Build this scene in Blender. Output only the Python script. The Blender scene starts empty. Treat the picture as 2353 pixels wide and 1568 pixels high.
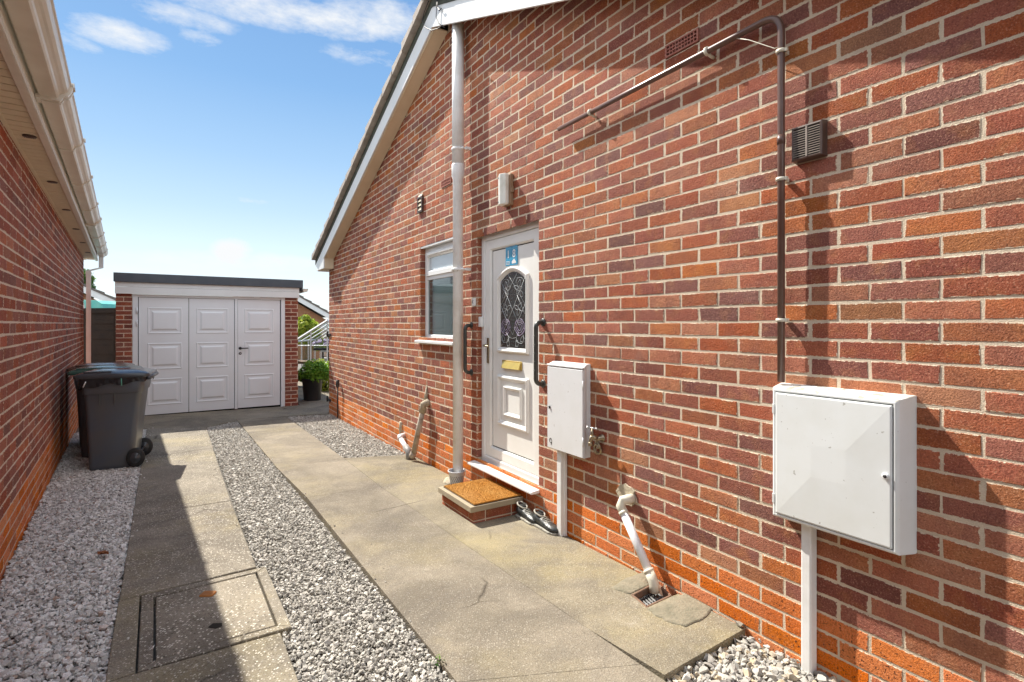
import bpy, bmesh, math, random
import numpy as np
from mathutils import Vector, Matrix

random.seed(7)
RNG = np.random.default_rng(11)
scene = bpy.context.scene
COL = scene.collection

# ----------------------------------------------------------------- camera model / surveying helpers
CAMH = 1.365          # camera height over the drive at its foot
FOC, CX, HY = 1216.3, 1176.5, 744.5
FALL = 0.0205         # the drive falls gently away from the road


def ray(x, y):
    return Vector(((x - CX) / FOC, 1.0, -(y - HY) / FOC))


def gz(y):
    return -FALL * min(max(y, -6.0), 11.0)


def gr(x, y):
    """point on the sloping drive"""
    t = CAMH / ((y - HY) / FOC - FALL)
    d = ray(x, y) * t
    return Vector((d.x, d.y, d.z + CAMH))


class Frame:
    """a vertical plane: x to the right seen from the front, y into the wall, z up"""
    def __init__(s, foot, ex):
        s.foot = Vector((foot[0], foot[1], 0)); s.ex = Vector((ex[0], ex[1], 0)).normalized()
        s.ey = Vector((-s.ex.y, s.ex.x, 0)); s.ez = Vector((0, 0, 1))
        s.M = Matrix(((s.ex.x, s.ey.x, 0, s.foot.x), (s.ex.y, s.ey.y, 0, s.foot.y), (0, 0, 1, 0), (0, 0, 0, 1)))
        s.Mi = s.M.inverted()

    def at(s, x, y, o=0.0):
        """(x, z) on the plane `o` in front of the wall"""
        d = ray(x, y)
        t = (s.ey.dot(s.foot) - o) / s.ey.dot(d)
        p = d * t + Vector((0, 0, CAMH))
        q = s.Mi @ p
        return q.x, q.z

    def loc(s, p):
        return s.Mi @ Vector(p)

    def w(s, x, y, z):
        return s.M @ Vector((x, y, z))


cR, sR, WR = 0.8460, 0.5332, 2.2418
R = Frame((cR * WR, sR * WR), (sR, -cR))
cL, sL, WL = 0.8062, 0.5917, 0.5615
L = Frame((-cL * WL, -sL * WL), (-sL, cL))
ga = math.radians(33.0)
G = Frame((-6.233, 8.852), (math.cos(ga), math.sin(ga)))
W = Frame((0, 0), (1, 0))

# ----------------------------------------------------------------- mesh builder


class MB:
    def __init__(s):
        s.v = []; s.f = []; s.m = []; s.s = []

    def add(s, vs, fs, m=0, sm=False):
        b = len(s.v)
        s.v += [tuple(v) for v in vs]
        for f in fs:
            s.f.append([b + i for i in f]); s.m.append(m); s.s.append(sm)
        return s

    def box(s, x0, x1, y0, y1, z0, z1, m=0):
        vs = [(x, y, z) for x in (x0, x1) for y in (y0, y1) for z in (z0, z1)]
        return s.add(vs, [(0, 1, 3, 2), (4, 6, 7, 5), (0, 4, 5, 1), (2, 3, 7, 6), (0, 2, 6, 4), (1, 5, 7, 3)], m)

    def prism(s, poly, a, b, ax='y', m=0):
        n = len(poly)
        def p3(p, q):
            return {'y': (p[0], q, p[1]), 'z': (p[0], p[1], q), 'x': (q, p[0], p[1])}[ax]
        vs = [p3(p, a) for p in poly] + [p3(p, b) for p in poly]
        fs = [tuple(range(n)), tuple(range(2 * n - 1, n - 1, -1))]
        fs += [(i, n + i, n + (i + 1) % n, (i + 1) % n) for i in range(n)]
        return s.add(vs, fs, m)

    def hexa(s, q0, q1, m=0):
        """two matching quads (lists of 3-d points) joined"""
        n = len(q0)
        fs = [tuple(range(n)), tuple(range(2 * n - 1, n - 1, -1))]
        fs += [(i, n + i, n + (i + 1) % n, (i + 1) % n) for i in range(n)]
        return s.add(list(q0) + list(q1), fs, m)

    def loft(s, rings, m=0, cap0=False, cap1=True, sm=False):
        n = len(rings[0]); vs = [p for r in rings for p in r]; fs = []
        for k in range(len(rings) - 1):
            for i in range(n):
                j = (i + 1) % n
                fs.append((k * n + i, k * n + j, (k + 1) * n + j, (k + 1) * n + i))
        if cap0: fs.append(tuple(range(n)))
        if cap1: fs.append(tuple((len(rings) - 1) * n + i for i in range(n)))
        return s.add(vs, fs, m, sm)

    def panel(s, x0, x1, z0, z1, prof, m=0, cap=True):
        rs = [[(x0 + i, y, z0 + i), (x1 - i, y, z0 + i), (x1 - i, y, z1 - i), (x0 + i, y, z1 - i)] for i, y in prof]
        return s.loft(rs, m, False, cap)

    def tube(s, pts, r, n=10, m=0, caps=True, sm=True):
        P = [Vector(p) for p in pts]
        rr = r if isinstance(r, (list, tuple)) else [r] * len(P)
        up = None; rings = []
        for i, p in enumerate(P):
            t = (P[min(i + 1, len(P) - 1)] - P[max(i - 1, 0)]).normalized()
            if up is None:
                up = Vector((0, 0, 1)) if abs(t.z) < 0.9 else Vector((1, 0, 0))
            a = t.cross(up).normalized(); up = a.cross(t).normalized()
            rings.append([tuple(p + (a * math.cos(q) + up * math.sin(q)) * rr[i]) for q in [2 * math.pi * k / n for k in range(n)]])
        return s.loft(rings, m, caps, caps, sm)

    def lathe(s, prof, c=(0, 0, 0), n=24, m=0, sm=True, ax='z'):
        rings = []
        for r, h in prof:
            ring = []
            for k in range(n):
                q = 2 * math.pi * k / n
                a, b = r * math.cos(q), r * math.sin(q)
                ring.append({'z': (c[0] + a, c[1] + b, c[2] + h), 'y': (c[0] + a, c[1] + h, c[2] + b), 'x': (c[0] + h, c[1] + a, c[2] + b)}[ax])
            rings.append(ring)
        return s.loft(rings, m, True, True, sm)

    def sphere(s, c, r, m=0, n=12, sc=(1, 1, 1)):
        prof = [(max(r * math.sin(math.pi * k / 8), 1e-4), -r * math.cos(math.pi * k / 8)) for k in range(9)]
        b = len(s.v); s.lathe(prof, (0, 0, 0), n, m)
        for i in range(b, len(s.v)):
            v = s.v[i]; s.v[i] = (c[0] + v[0] * sc[0], c[1] + v[1] * sc[1], c[2] + v[2] * sc[2])
        return s

    def xf(s, M, start=0):
        for i in range(start, len(s.v)):
            s.v[i] = tuple(M @ Vector(s.v[i]))
        return s


BASE = {}


def _mesh(name, mb, mats, base):
    me = bpy.data.meshes.new(name)
    b = Vector(base)
    me.from_pydata([tuple(Vector(v) - b) for v in mb.v], [], mb.f)
    mats = mats if isinstance(mats, (list, tuple)) else [mats]
    for m in mats: me.materials.append(m)
    me.polygons.foreach_set('material_index', mb.m)
    me.polygons.foreach_set('use_smooth', mb.s)
    bm = bmesh.new(); bm.from_mesh(me)
    bmesh.ops.recalc_face_normals(bm, faces=bm.faces)
    bm.to_mesh(me); bm.free()
    me.update()
    return me


def tag(o, label, cat, group=None, kind=None):
    if label: o['label'] = label
    if cat: o['category'] = cat
    if group: o['group'] = group
    if kind: o['kind'] = kind
    return o


def thing(name, label, cat, fr=W, base=(0, 0, 0), group=None, rz=0.0):
    o = bpy.data.objects.new(name, None); COL.objects.link(o)
    o.empty_display_size = 0.1
    o.matrix_world = fr.M @ Matrix.Translation(base) @ Matrix.Rotation(rz, 4, 'Z')
    BASE[o.name] = Vector(base) if rz == 0 else Vector((0, 0, 0))
    return tag(o, label, cat, group)


def part(name, mb, mats, parent, bevel=0.0, label=None, seg=1):
    base = BASE[parent.name]
    o = bpy.data.objects.new(name, _mesh(name, mb, mats, base)); COL.objects.link(o)
    o.parent = parent
    BASE[o.name] = base
    if bevel: bev(o, bevel, seg)
    if label: o['label'] = label
    return o


def solo(name, mb, mats, label, cat, fr=W, base=(0, 0, 0), group=None, kind=None, bevel=0.0, seg=1):
    o = bpy.data.objects.new(name, _mesh(name, mb, mats, base)); COL.objects.link(o)
    o.matrix_world = fr.M @ Matrix.Translation(base)
    BASE[o.name] = Vector(base)
    if bevel: bev(o, bevel, seg)
    return tag(o, label, cat, group, kind)


def bev(o, w, seg=1):
    m = o.modifiers.new('bevel', 'BEVEL'); m.width = w; m.segments = seg; m.limit_method = 'ANGLE'
    m.angle_limit = math.radians(35); m.use_clamp_overlap = True


# ----------------------------------------------------------------- materials
class NT:
    def __init__(s, name):
        s.mat = bpy.data.materials.new(name); s.mat.use_nodes = True
        s.t = s.mat.node_tree; s.b = s.t.nodes['Principled BSDF']; s.co = None

    def n(s, typ, **k):
        o = s.t.nodes.new(typ)
        for a, b in k.items(): setattr(o, a, b)
        return o

    def l(s, a, b): s.t.links.new(a, b)

    def obj(s):
        if not s.co: s.co = s.n('ShaderNodeTexCoord')
        return s.co.outputs['Object']

    def noise(s, scale, detail=4, rough=0.55, vec=None, dist=0.0):
        o = s.n('ShaderNodeTexNoise'); o.inputs['Scale'].default_value = scale
        o.inputs['Detail'].default_value = detail; o.inputs['Roughness'].default_value = rough
        o.inputs['Distortion'].default_value = dist
        s.l(vec or s.obj(), o.inputs['Vector']); return o.outputs['Fac']

    def vor(s, scale, out='Distance', vec=None, feature='F1'):
        o = s.n('ShaderNodeTexVoronoi', feature=feature); o.inputs['Scale'].default_value = scale
        s.l(vec or s.obj(), o.inputs['Vector']); return o.outputs[out]

    def ramp(s, fac, stops, interp='LINEAR'):
        o = s.n('ShaderNodeValToRGB'); cr = o.color_ramp; cr.interpolation = interp
        while len(cr.elements) < len(stops): cr.elements.new(0.5)
        for e, (p, c) in zip(cr.elements, stops):
            e.position = p; c = c if isinstance(c, (tuple, list)) else (c, c, c); e.color = (*c[:3], 1)
        s.l(fac, o.inputs['Fac']); return o.outputs['Color']

    def mix(s, fac, a, b, mode='MIX'):
        o = s.n('ShaderNodeMix', data_type='RGBA', blend_type=mode)
        for sock, v in ((o.inputs[0], fac), (o.inputs[6], a), (o.inputs[7], b)):
            if isinstance(v, (int, float)): sock.default_value = v
            elif isinstance(v, (tuple, list)): sock.default_value = (*v[:3], 1)
            else: s.l(v, sock)
        return o.outputs[2]

    def math(s, op, a, b=0.0, clamp=False):
        o = s.n('ShaderNodeMath', operation=op); o.use_clamp = clamp
        for sock, v in ((o.inputs[0], a), (o.inputs[1], b)):
            if isinstance(v, (int, float)): sock.default_value = v
            else: s.l(v, sock)
        return o.outputs[0]

    def bump(s, h, strength=0.3, dist=0.01):
        o = s.n('ShaderNodeBump'); o.inputs['Strength'].default_value = strength; o.inputs['Distance'].default_value = dist
        s.l(h, o.inputs['Height']); s.l(o.outputs[0], s.b.inputs['Normal']); return o

    def set(s, col=None, rough=None, metal=None, spec=None, coat=None):
        for k, v in (('Base Color', col), ('Roughness', rough), ('Metallic', metal), ('Specular IOR Level', spec), ('Coat Weight', coat)):
            if v is None: continue
            if isinstance(v, (int, float)): s.b.inputs[k].default_value = v
            elif isinstance(v, (tuple, list)): s.b.inputs[k].default_value = (*v[:3], 1)
            else: s.l(v, s.b.inputs[k])
        return s


def hexlin(h):
    h = h.lstrip('#'); c = [int(h[i:i + 2], 16) / 255 for i in (0, 2, 4)]
    return tuple(x / 12.92 if x <= 0.04045 else ((x + 0.055) / 1.055) ** 2.4 for x in c)


def simple(name, col, rough=0.5, metal=0.0, dirt=None, dscale=6, damt=0.35, bump=0.0, bscale=60, spec=0.5, speck=None):
    t = NT(name)
    n = t.noise(dscale, 5)
    d = dirt or tuple(c * 0.7 for c in col)
    c = t.mix(t.ramp(n, [(0.42, 0.0), (0.75, damt)]), col, d)
    if speck:
        sp = t.ramp(t.noise(speck[0], 2), [(speck[1], 0.0), (speck[1] + 0.03, 1.0)])
        c = t.mix(t.math('MULTIPLY', sp, speck[3] if len(speck) > 3 else 0.8), c, speck[2])
    t.set(c, rough, metal, spec)
    if bump: t.bump(t.noise(bscale, 4), bump, 0.01)
    return t.mat


def attr_col(t, name):
    a = t.n('ShaderNodeAttribute'); a.attribute_name = name; a.attribute_type = 'GEOMETRY'
    sp = t.n('ShaderNodeSeparateColor'); t.l(a.outputs['Color'], sp.inputs[0])
    return sp.outputs


def brick_mat(name, stops, gain=1.0, mortar=(0.70, 0.58, 0.44), pits=False, vary=1.0, rag=1.0):
    t = NT(name); a = attr_col(t, 'rnd')
    c = t.ramp(a[0], stops)
    # kiln marks within a brick
    n1 = t.noise(8, 3, 0.6)
    c = t.mix(t.ramp(n1, [(0.42, 0.0), (0.72, 0.5 * vary)]), c, (0.17, 0.06, 0.05))
    n2 = t.noise(12, 3, 0.5)
    c = t.mix(t.ramp(n2, [(0.52, 0.0), (0.75, 0.5 * vary)]), c, (0.46, 0.19, 0.07))
    hs = t.n('ShaderNodeHueSaturation'); t.l(c, hs.inputs['Color'])
    t.l(t.math('ADD', t.math('MULTIPLY', a[1], 0.36 * gain), 0.80 * gain), hs.inputs['Value'])
    t.l(t.math('ADD', t.math('MULTIPLY', a[2], 0.18), 0.89), hs.inputs['Saturation'])
    c = hs.outputs[0]
    g = t.noise(170, 3, 0.75)
    c = t.mix(t.ramp(g, [(0.34, 0.60), (0.49, 0.0)]), c, (0.07, 0.03, 0.022))
    c = t.mix(t.ramp(g, [(0.57, 0.0), (0.68, 0.55)]), c, (0.66, 0.38, 0.25))
    if pits:
        p = t.ramp(t.noise(95, 2, 0.5), [(0.33, 0.9), (0.38, 0.0)])
        c = t.mix(p, c, (0.05, 0.018, 0.01))
    # pale salts, then mortar dragged over ragged arrises
    e = t.ramp(t.noise(2.6, 6, 0.7), [(0.54, 0.0), (0.78, 0.18)])
    c = t.mix(e, c, (0.60, 0.45, 0.36))
    ea = t.n('ShaderNodeAttribute'); ea.attribute_name = 'edge'; ea.attribute_type = 'GEOMETRY'
    nz_ = t.math('ADD', t.math('MULTIPLY', t.noise(60, 4, 0.7), .9), t.math('MULTIPLY', t.noise(9, 2), .5))
    lim = t.math('MULTIPLY', t.math('SUBTRACT', nz_, .69), 1.5 * rag)
    m = t.math('MULTIPLY', t.math('SUBTRACT', lim, ea.outputs['Fac']), 9.0, clamp=True)
    c = t.mix(m, c, mortar)
    sm = t.ramp(t.noise(38, 4, 0.7), [(0.70, 0.0), (0.74, 0.6)])
    sm = t.math('MULTIPLY', sm, t.ramp(t.noise(2.1, 3), [(0.48, 0.0), (0.62, 1.0)]))
    c = t.mix(sm, c, mortar)
    t.set(c, 0.88, spec=0.25)
    hb = t.math('ADD', t.noise(150, 4, 0.75), t.math('MULTIPLY', t.noise(45, 3), 0.6))
    t.bump(hb, 0.9, 0.007)
    return t.mat


BR = [(0.0, (0.20, 0.075, 0.062)), (0.15, (0.28, 0.090, 0.064)), (0.38, (0.36, 0.102, 0.055)), (0.62, (0.41, 0.116, 0.050)),
      (0.80, (0.39, 0.132, 0.060)), (0.92, (0.47, 0.148, 0.046)), (1.0, (0.40, 0.175, 0.078))]
M_BRICK = brick_mat('red_brick', BR, 1.06)
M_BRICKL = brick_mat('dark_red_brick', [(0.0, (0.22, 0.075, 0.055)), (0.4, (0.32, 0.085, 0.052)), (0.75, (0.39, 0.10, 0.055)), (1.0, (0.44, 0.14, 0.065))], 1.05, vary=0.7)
M_PLINTH = brick_mat('orange_plinth_brick', [(0.0, (0.56, 0.14, 0.026)), (0.5, (0.66, 0.17, 0.030)), (1.0, (0.68, 0.21, 0.042))], 1.1, pits=True, vary=0.12, rag=.6)
M_BRICKG = brick_mat('garage_brick', [(0.0, (0.19, 0.062, 0.05)), (0.5, (0.29, 0.082, 0.055)), (1.0, (0.37, 0.105, 0.06))], 1.05, vary=0.6)


def mortar_mat(name, col):
    t = NT(name)
    c = t.mix(t.ramp(t.noise(30, 5, 0.65), [(0.35, 0.0), (0.7, 0.6)]), col, tuple(x * 0.72 for x in col))
    c = t.mix(t.ramp(t.noise(2.2, 4), [(0.45, 0.0), (0.8, 0.35)]), c, (0.30, 0.24, 0.18))
    t.set(c, 0.95, spec=0.2); t.bump(t.noise(180, 5, 0.7), 0.8, 0.008)
    return t.mat


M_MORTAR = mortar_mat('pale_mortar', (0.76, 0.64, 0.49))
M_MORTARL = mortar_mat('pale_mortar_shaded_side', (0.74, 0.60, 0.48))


def bricktex(name, c1, c2, mort, swap=False):
    t = NT(name)
    sx = t.n('ShaderNodeSeparateXYZ'); t.l(t.obj(), sx.inputs[0])
    cb = t.n('ShaderNodeCombineXYZ'); t.l(t.math('ADD', sx.outputs[0], sx.outputs[1]), cb.inputs[0]); t.l(sx.outputs[2], cb.inputs[1])
    b = t.n('ShaderNodeTexBrick'); t.l(cb.outputs[0], b.inputs['Vector'])
    b.inputs['Scale'].default_value = 1; b.inputs['Brick Width'].default_value = 0.225; b.inputs['Row Height'].default_value = 0.075
    b.inputs['Mortar Size'].default_value = 0.006; b.inputs['Color1'].default_value = (*c1, 1); b.inputs['Color2'].default_value = (*c2, 1)
    b.inputs['Mortar'].default_value = (*mort, 1)
    c = t.mix(t.ramp(t.noise(5, 4), [(0.4, 0.0), (0.7, 0.4)]), b.outputs['Color'], tuple(x * 0.6 for x in c1))
    t.set(c, 0.9); t.bump(b.outputs['Fac'], -0.4, 0.006)
    return t.mat


M_BT_RED = bricktex('brick_return', (0.30, 0.08, 0.045), (0.18, 0.06, 0.045), (0.5, 0.4, 0.3))
M_BT_TAN = bricktex('tan_brick', (0.36, 0.17, 0.08), (0.28, 0.12, 0.055), (0.36, 0.24, 0.15))

WHITE = (0.74, 0.755, 0.76)
M_PVC = simple('white_pvc', (0.80, 0.81, 0.80), 0.32, dirt=(0.62, 0.61, 0.55), dscale=4, damt=0.35)
M_DOORW = simple('door_white', (0.82, 0.82, 0.79), 0.38, dirt=(0.62, 0.61, 0.54), dscale=3, damt=0.3)
M_GRP = simple('weathered_white_box', (0.74, 0.77, 0.77), 0.45, dirt=(0.55, 0.55, 0.48), dscale=5, damt=0.3, speck=(44, 0.715, (0.22, 0.20, 0.16), 0.6))
M_GRPTOP = simple('lichen_white_box_top', (0.76, 0.76, 0.72), 0.6, dirt=(0.45, 0.42, 0.34), dscale=14, damt=0.6, speck=(34, 0.535, (0.24, 0.22, 0.17), 0.75))
M_STEELBOX = simple('painted_steel_box', (0.74, 0.75, 0.76), 0.42, dirt=(0.6, 0.6, 0.56), dscale=6, damt=0.3, speck=(55, 0.715, (0.22, 0.16, 0.12), 0.6))
M_PIPEW = simple('chipped_white_pipe', (0.82, 0.83, 0.83), 0.4, dirt=(0.52, 0.50, 0.44), dscale=8, damt=0.45, speck=(26, 0.745, (0.07, 0.06, 0.05), 0.9))
M_WASTE = simple('white_waste_pipe', (0.80, 0.81, 0.84), 0.3, dirt=(0.68, 0.65, 0.58), dscale=8, damt=0.25)
M_CREAM = simple('cream_elbow', (0.70, 0.67, 0.56), 0.35, dirt=(0.5, 0.46, 0.34), dscale=25, damt=0.4)
M_OLDPIPE = simple('peeling_old_pipe', (0.52, 0.46, 0.38), 0.8, dirt=(0.20, 0.14, 0.09), dscale=14, damt=0.9, bump=0.5, bscale=70)
M_BARGE = simple('barge_white', (0.78, 0.80, 0.80), 0.4, dirt=(0.58, 0.60, 0.58), dscale=3, damt=0.35)
M_SOFFIT = simple('cream_soffit', (0.74, 0.64, 0.47), 0.5, dirt=(0.5, 0.40, 0.27), dscale=4, damt=0.3)
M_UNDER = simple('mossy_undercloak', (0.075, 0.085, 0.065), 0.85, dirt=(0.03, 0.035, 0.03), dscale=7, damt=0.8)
M_TILE = simple('grey_concrete_tile', (0.42, 0.375, 0.33), 0.9, dirt=(0.20, 0.17, 0.145), dscale=9, damt=0.6, bump=0.4, bscale=140)
M_GUTTER = simple('beige_gutter', (0.74, 0.69, 0.60), 0.28, dirt=(0.45, 0.38, 0.29), dscale=5, damt=0.35)
M_GUTTERW = simple('white_gutter_bracket', (0.72, 0.68, 0.60), 0.3, dirt=(0.5, 0.45, 0.37), dscale=12, damt=0.3)
M_BROWNP = simple('brown_plastic_pipe', (0.12, 0.062, 0.048), 0.3, dirt=(0.18, 0.12, 0.095), dscale=10, damt=0.5)
M_BROWNV = simple('brown_vent_plastic', (0.075, 0.045, 0.036), 0.38, dirt=(0.14, 0.09, 0.07), dscale=14, damt=0.4)
M_VENTFIN = simple('faded_vent_fins', (0.40, 0.34, 0.29), 0.45)
M_BLACK = simple('black_void', (0.006, 0.006, 0.006), 0.9)
M_TERRA = simple('terracotta_airbrick', (0.36, 0.13, 0.095), 0.9, dirt=(0.5, 0.3, 0.25), dscale=20, damt=0.4, bump=0.3)
M_DKGREEN = simple('dark_rail_plastic', (0.045, 0.047, 0.042), 0.35, dirt=(0.09, 0.085, 0.07), dscale=15, damt=0.4)
M_IRON = simple('black_iron', (0.018, 0.018, 0.02), 0.5, dirt=(0.05, 0.035, 0.03), damt=0.5)
M_BRASS = simple('brass', (0.72, 0.52, 0.14), 0.28, metal=0.55, dirt=(0.45, 0.33, 0.12), dscale=20, damt=0.4)
M_OLDBRASS = simple('tarnished_brass', (0.40, 0.33, 0.22), 0.38, metal=0.9, dirt=(0.24, 0.20, 0.16), dscale=40, damt=0.8)
M_STEEL = simple('steel', (0.55, 0.55, 0.55), 0.3, metal=1.0)
M_SEAL = simple('black_gasket', (0.015, 0.015, 0.015), 0.7)
M_PLAQUE = simple('blue_plaque', (0.045, 0.29, 0.50), 0.25, dirt=(0.06, 0.36, 0.55), dscale=30, damt=0.6)
M_PAINTW = simple('white_lettering', (0.82, 0.82, 0.82), 0.4)
M_LEAD = simple('lead_came', (0.55, 0.57, 0.58), 0.35)
M_LILAC = simple('lilac_came', (0.56, 0.45, 0.66), 0.35)
M_BINGREY = simple('grey_bin_plastic', (0.085, 0.098, 0.118), 0.36, dirt=(0.12, 0.108, 0.088), dscale=3.5, damt=0.7)
M_BINLID = simple('dark_bin_lid', (0.055, 0.06, 0.068), 0.18, dirt=(0.09, 0.09, 0.09), dscale=8, damt=0.4)
M_BINGRN = simple('green_bin_lid', (0.05, 0.11, 0.085), 0.2, dirt=(0.09, 0.12, 0.1), dscale=8, damt=0.4)
M_BINBRN = simple('brown_bin_lid', (0.085, 0.045, 0.032), 0.22, dirt=(0.12, 0.08, 0.06), dscale=8, damt=0.4)
M_RUBBER = simple('black_rubber', (0.016, 0.016, 0.016), 0.65, bump=0.2)
M_GARAGEW = simple('garage_door_white', (0.82, 0.86, 0.90), 0.36, dirt=(0.70, 0.71, 0.72), dscale=2, damt=0.3)
M_FELT = simple('grey_felt_trim', (0.065, 0.078, 0.095), 0.55, dirt=(0.11, 0.12, 0.135), dscale=6, damt=0.5)
M_FENCE = simple('dark_fence_board', (0.028, 0.019, 0.011), 0.85, dirt=(0.012, 0.009, 0.006), dscale=5, damt=0.8, bump=0.5, bscale=40)
M_ROD = simple('dark_iron_rod', (0.03, 0.022, 0.02), 0.6, dirt=(0.09, 0.05, 0.035), dscale=20, damt=0.5)
M_SHOE = simple('black_shoe', (0.022, 0.026, 0.028), 0.4, dirt=(0.10, 0.10, 0.085), dscale=35, damt=0.7, bump=0.3)
M_SHOEW = simple('worn_shoe_edge', (0.42, 0.40, 0.34), 0.8, dirt=(0.06, 0.06, 0.055), dscale=60, damt=0.9)
M_POTG = simple('black_plastic_pot', (0.020, 0.021, 0.023), 0.45, dirt=(0.05, 0.05, 0.05), damt=0.4)
M_SOIL = simple('potting_soil', (0.035, 0.024, 0.016), 1.0, bump=0.6)
M_ALU = simple('greenhouse_aluminium', (0.58, 0.60, 0.60), 0.4, metal=0.4)
M_TURQ = simple('turquoise_canvas', (0.12, 0.55, 0.48), 0.6, dirt=(0.4, 0.7, 0.6), dscale=5, damt=0.5)
M_MORTARLUMP = simple('cement_patch', (0.50, 0.44, 0.33), 0.95, dirt=(0.32, 0.26, 0.18), dscale=30, damt=0.7, bump=0.7)
M_ORANGE = simple('orange_plug', (0.42, 0.16, 0.03), 0.7, dirt=(0.25, 0.09, 0.02), dscale=40, damt=0.7, bump=0.5)
M_LEAFDRY = simple('dry_leaf', (0.26, 0.09, 0.03), 0.8)
M_BAG = simple('black_bag', (0.02, 0.021, 0.024), 0.22, bump=0.5, bscale=18)
M_TIEG = simple('green_tie', (0.10, 0.36, 0.27), 0.4)
M_WOOD = simple('bench_timber', (0.16, 0.10, 0.055), 0.8, dirt=(0.08, 0.05, 0.03), damt=0.6)
M_FLOWER = simple('mauve_flowers', (0.45, 0.38, 0.55), 0.7, dirt=(0.7, 0.68, 0.75), dscale=30, damt=0.6)


def glass_mat(name, base, rough=0.04, bump=0.0, bscale=40, ior=1.5):
    t = NT(name); t.set(base, rough, spec=0.6); t.b.inputs['IOR'].default_value = ior
    t.b.inputs['Coat Weight'].default_value = 1.0; t.b.inputs['Coat Roughness'].default_value = 0.02
    if bump: t.bump(t.noise(bscale, 4, 0.7), bump, 0.01)
    return t.mat


M_FROST = glass_mat('patterned_bathroom_glass', (0.05, 0.085, 0.085), 0.10, 0.08, 60)
M_DOORGL = glass_mat('dark_textured_door_glass', (0.025, 0.03, 0.03), 0.25, 0.35, 90)
M_SKYGL = glass_mat('frosted_top_light', (0.50, 0.56, 0.60), 0.35, 0.1, 80)
M_LAMPGL = simple('lamp_diffuser', (0.80, 0.81, 0.75), 0.25, dirt=(0.45, 0.46, 0.34), dscale=10, damt=0.6)
M_LAMPDIRT = simple('lamp_base', (0.34, 0.22, 0.13), 0.6, dirt=(0.16, 0.09, 0.05), dscale=12, damt=0.8)


def ghglass():
    t = NT('greenhouse_glass'); t.set((0.9, 0.96, 0.94), 0.02); t.b.inputs['Transmission Weight'].default_value = 1.0
    t.b.inputs['IOR'].default_value = 1.05; t.b.inputs['Alpha'].default_value = 0.35
    return t.mat


M_GHG = ghglass()


def lidgloss(m):
    return m


def concrete(name, col, agg=0.5, tint=(0.36, 0.30, 0.15), scale=1.0, moss=0.55, stain=1.0):
    t = NT(name)
    k = lambda f: tuple(x * f for x in col)
    c = t.mix(t.ramp(t.noise(1.5, 7, 0.66, dist=0.5), [(0.36, 0.0), (0.62, 1.0)]), k(1.22), k(0.72))
    c = t.mix(t.ramp(t.noise(0.8, 6, 0.68, dist=0.8), [(0.50, 0.0), (0.63, 0.85 * stain)]), c, (0.145, 0.126, 0.103))
    c = t.mix(t.ramp(t.noise(4.5, 7, 0.7), [(0.50, 0.0), (0.72, 0.5)]), c, (0.165, 0.145, 0.118))
    mv = t.n('ShaderNodeMapping'); mv.inputs['Location'].default_value = (4.3, 1.7, 0); t.l(t.obj(), mv.inputs['Vector'])
    c = t.mix(t.ramp(t.noise(1.1, 6, 0.66, vec=mv.outputs[0]), [(0.50, 0.0), (0.66, moss)]), c, tint)
    c = t.mix(t.ramp(t.noise(2.4, 8, 0.75, vec=mv.outputs[0]), [(0.62, 0.0), (0.70, 0.4)]), c, (0.46, 0.41, 0.33))
    # exposed aggregate: pale and dark stones
    v = t.vor(95 * scale, 'Color'); d = t.vor(95 * scale, 'Distance')
    sp = t.n('ShaderNodeSeparateColor'); t.l(v, sp.inputs[0])
    inside = t.ramp(d, [(0.30, 1.0), (0.48, 0.0)])
    pale = t.math('MULTIPLY', t.ramp(sp.outputs[0], [(0.56, 0.0), (0.68, 1.0)]), inside)
    dark = t.math('MULTIPLY', t.ramp(sp.outputs[1], [(0.60, 0.0), (0.72, 1.0)]), inside)
    fade = t.ramp(t.noise(1.6, 3), [(0.30, 0.35), (0.60, 1.0)])
    c = t.mix(t.math('MULTIPLY', t.math('MULTIPLY', pale, fade), agg), c, (0.78, 0.73, 0.63))
    c = t.mix(t.math('MULTIPLY', t.math('MULTIPLY', dark, fade), agg * 0.8), c, (0.085, 0.07, 0.055))
    g = t.noise(210, 3, 0.75)
    c = t.mix(t.ramp(g, [(0.36, 0.5), (0.5, 0.0)]), c, (0.085, 0.07, 0.05))
    c = t.mix(t.ramp(g, [(0.56, 0.0), (0.70, 0.34)]), c, (0.56, 0.50, 0.40))
    # hairline cracks and pale scuffs
    wv = t.n('ShaderNodeVectorMath', operation='ADD'); t.l(t.obj(), wv.inputs[0])
    nv = t.n('ShaderNodeTexNoise'); nv.inputs['Scale'].default_value = 3.0; nv.inputs['Detail'].default_value = 6; t.l(t.obj(), nv.inputs['Vector']); sv = t.n('ShaderNodeVectorMath', operation='SCALE'); sv.inputs['Scale'].default_value = .16; t.l(nv.outputs['Color'], sv.inputs[0]); t.l(sv.outputs[0], wv.inputs[1])
    ck = t.vor(0.62, 'Distance', vec=wv.outputs[0], feature='DISTANCE_TO_EDGE')
    ck = t.math('MULTIPLY', t.ramp(ck, [(0.0022, 1.0), (0.0048, 0.0)]), t.ramp(t.noise(1.3, 3), [(0.52, 0.0), (0.60, 0.85)]))
    c = t.mix(ck, c, (0.05, 0.04, 0.03))
    c = t.mix(t.math('MULTIPLY', t.ramp(t.noise(7, 8, .8), [(0.62, 0.0), (0.68, 0.5)]), t.ramp(t.noise(1.9, 2), [(.5, 0.0), (.6, 1.0)])), c, (0.46, 0.42, 0.35))
    t.set(c, 0.92, spec=0.2)
    h = t.math('ADD', t.math('MULTIPLY', t.noise(200, 4, 0.7), 0.7), t.math('MULTIPLY', inside, 0.3))
    t.bump(h, 0.6, 0.007)
    return t.mat


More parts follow.
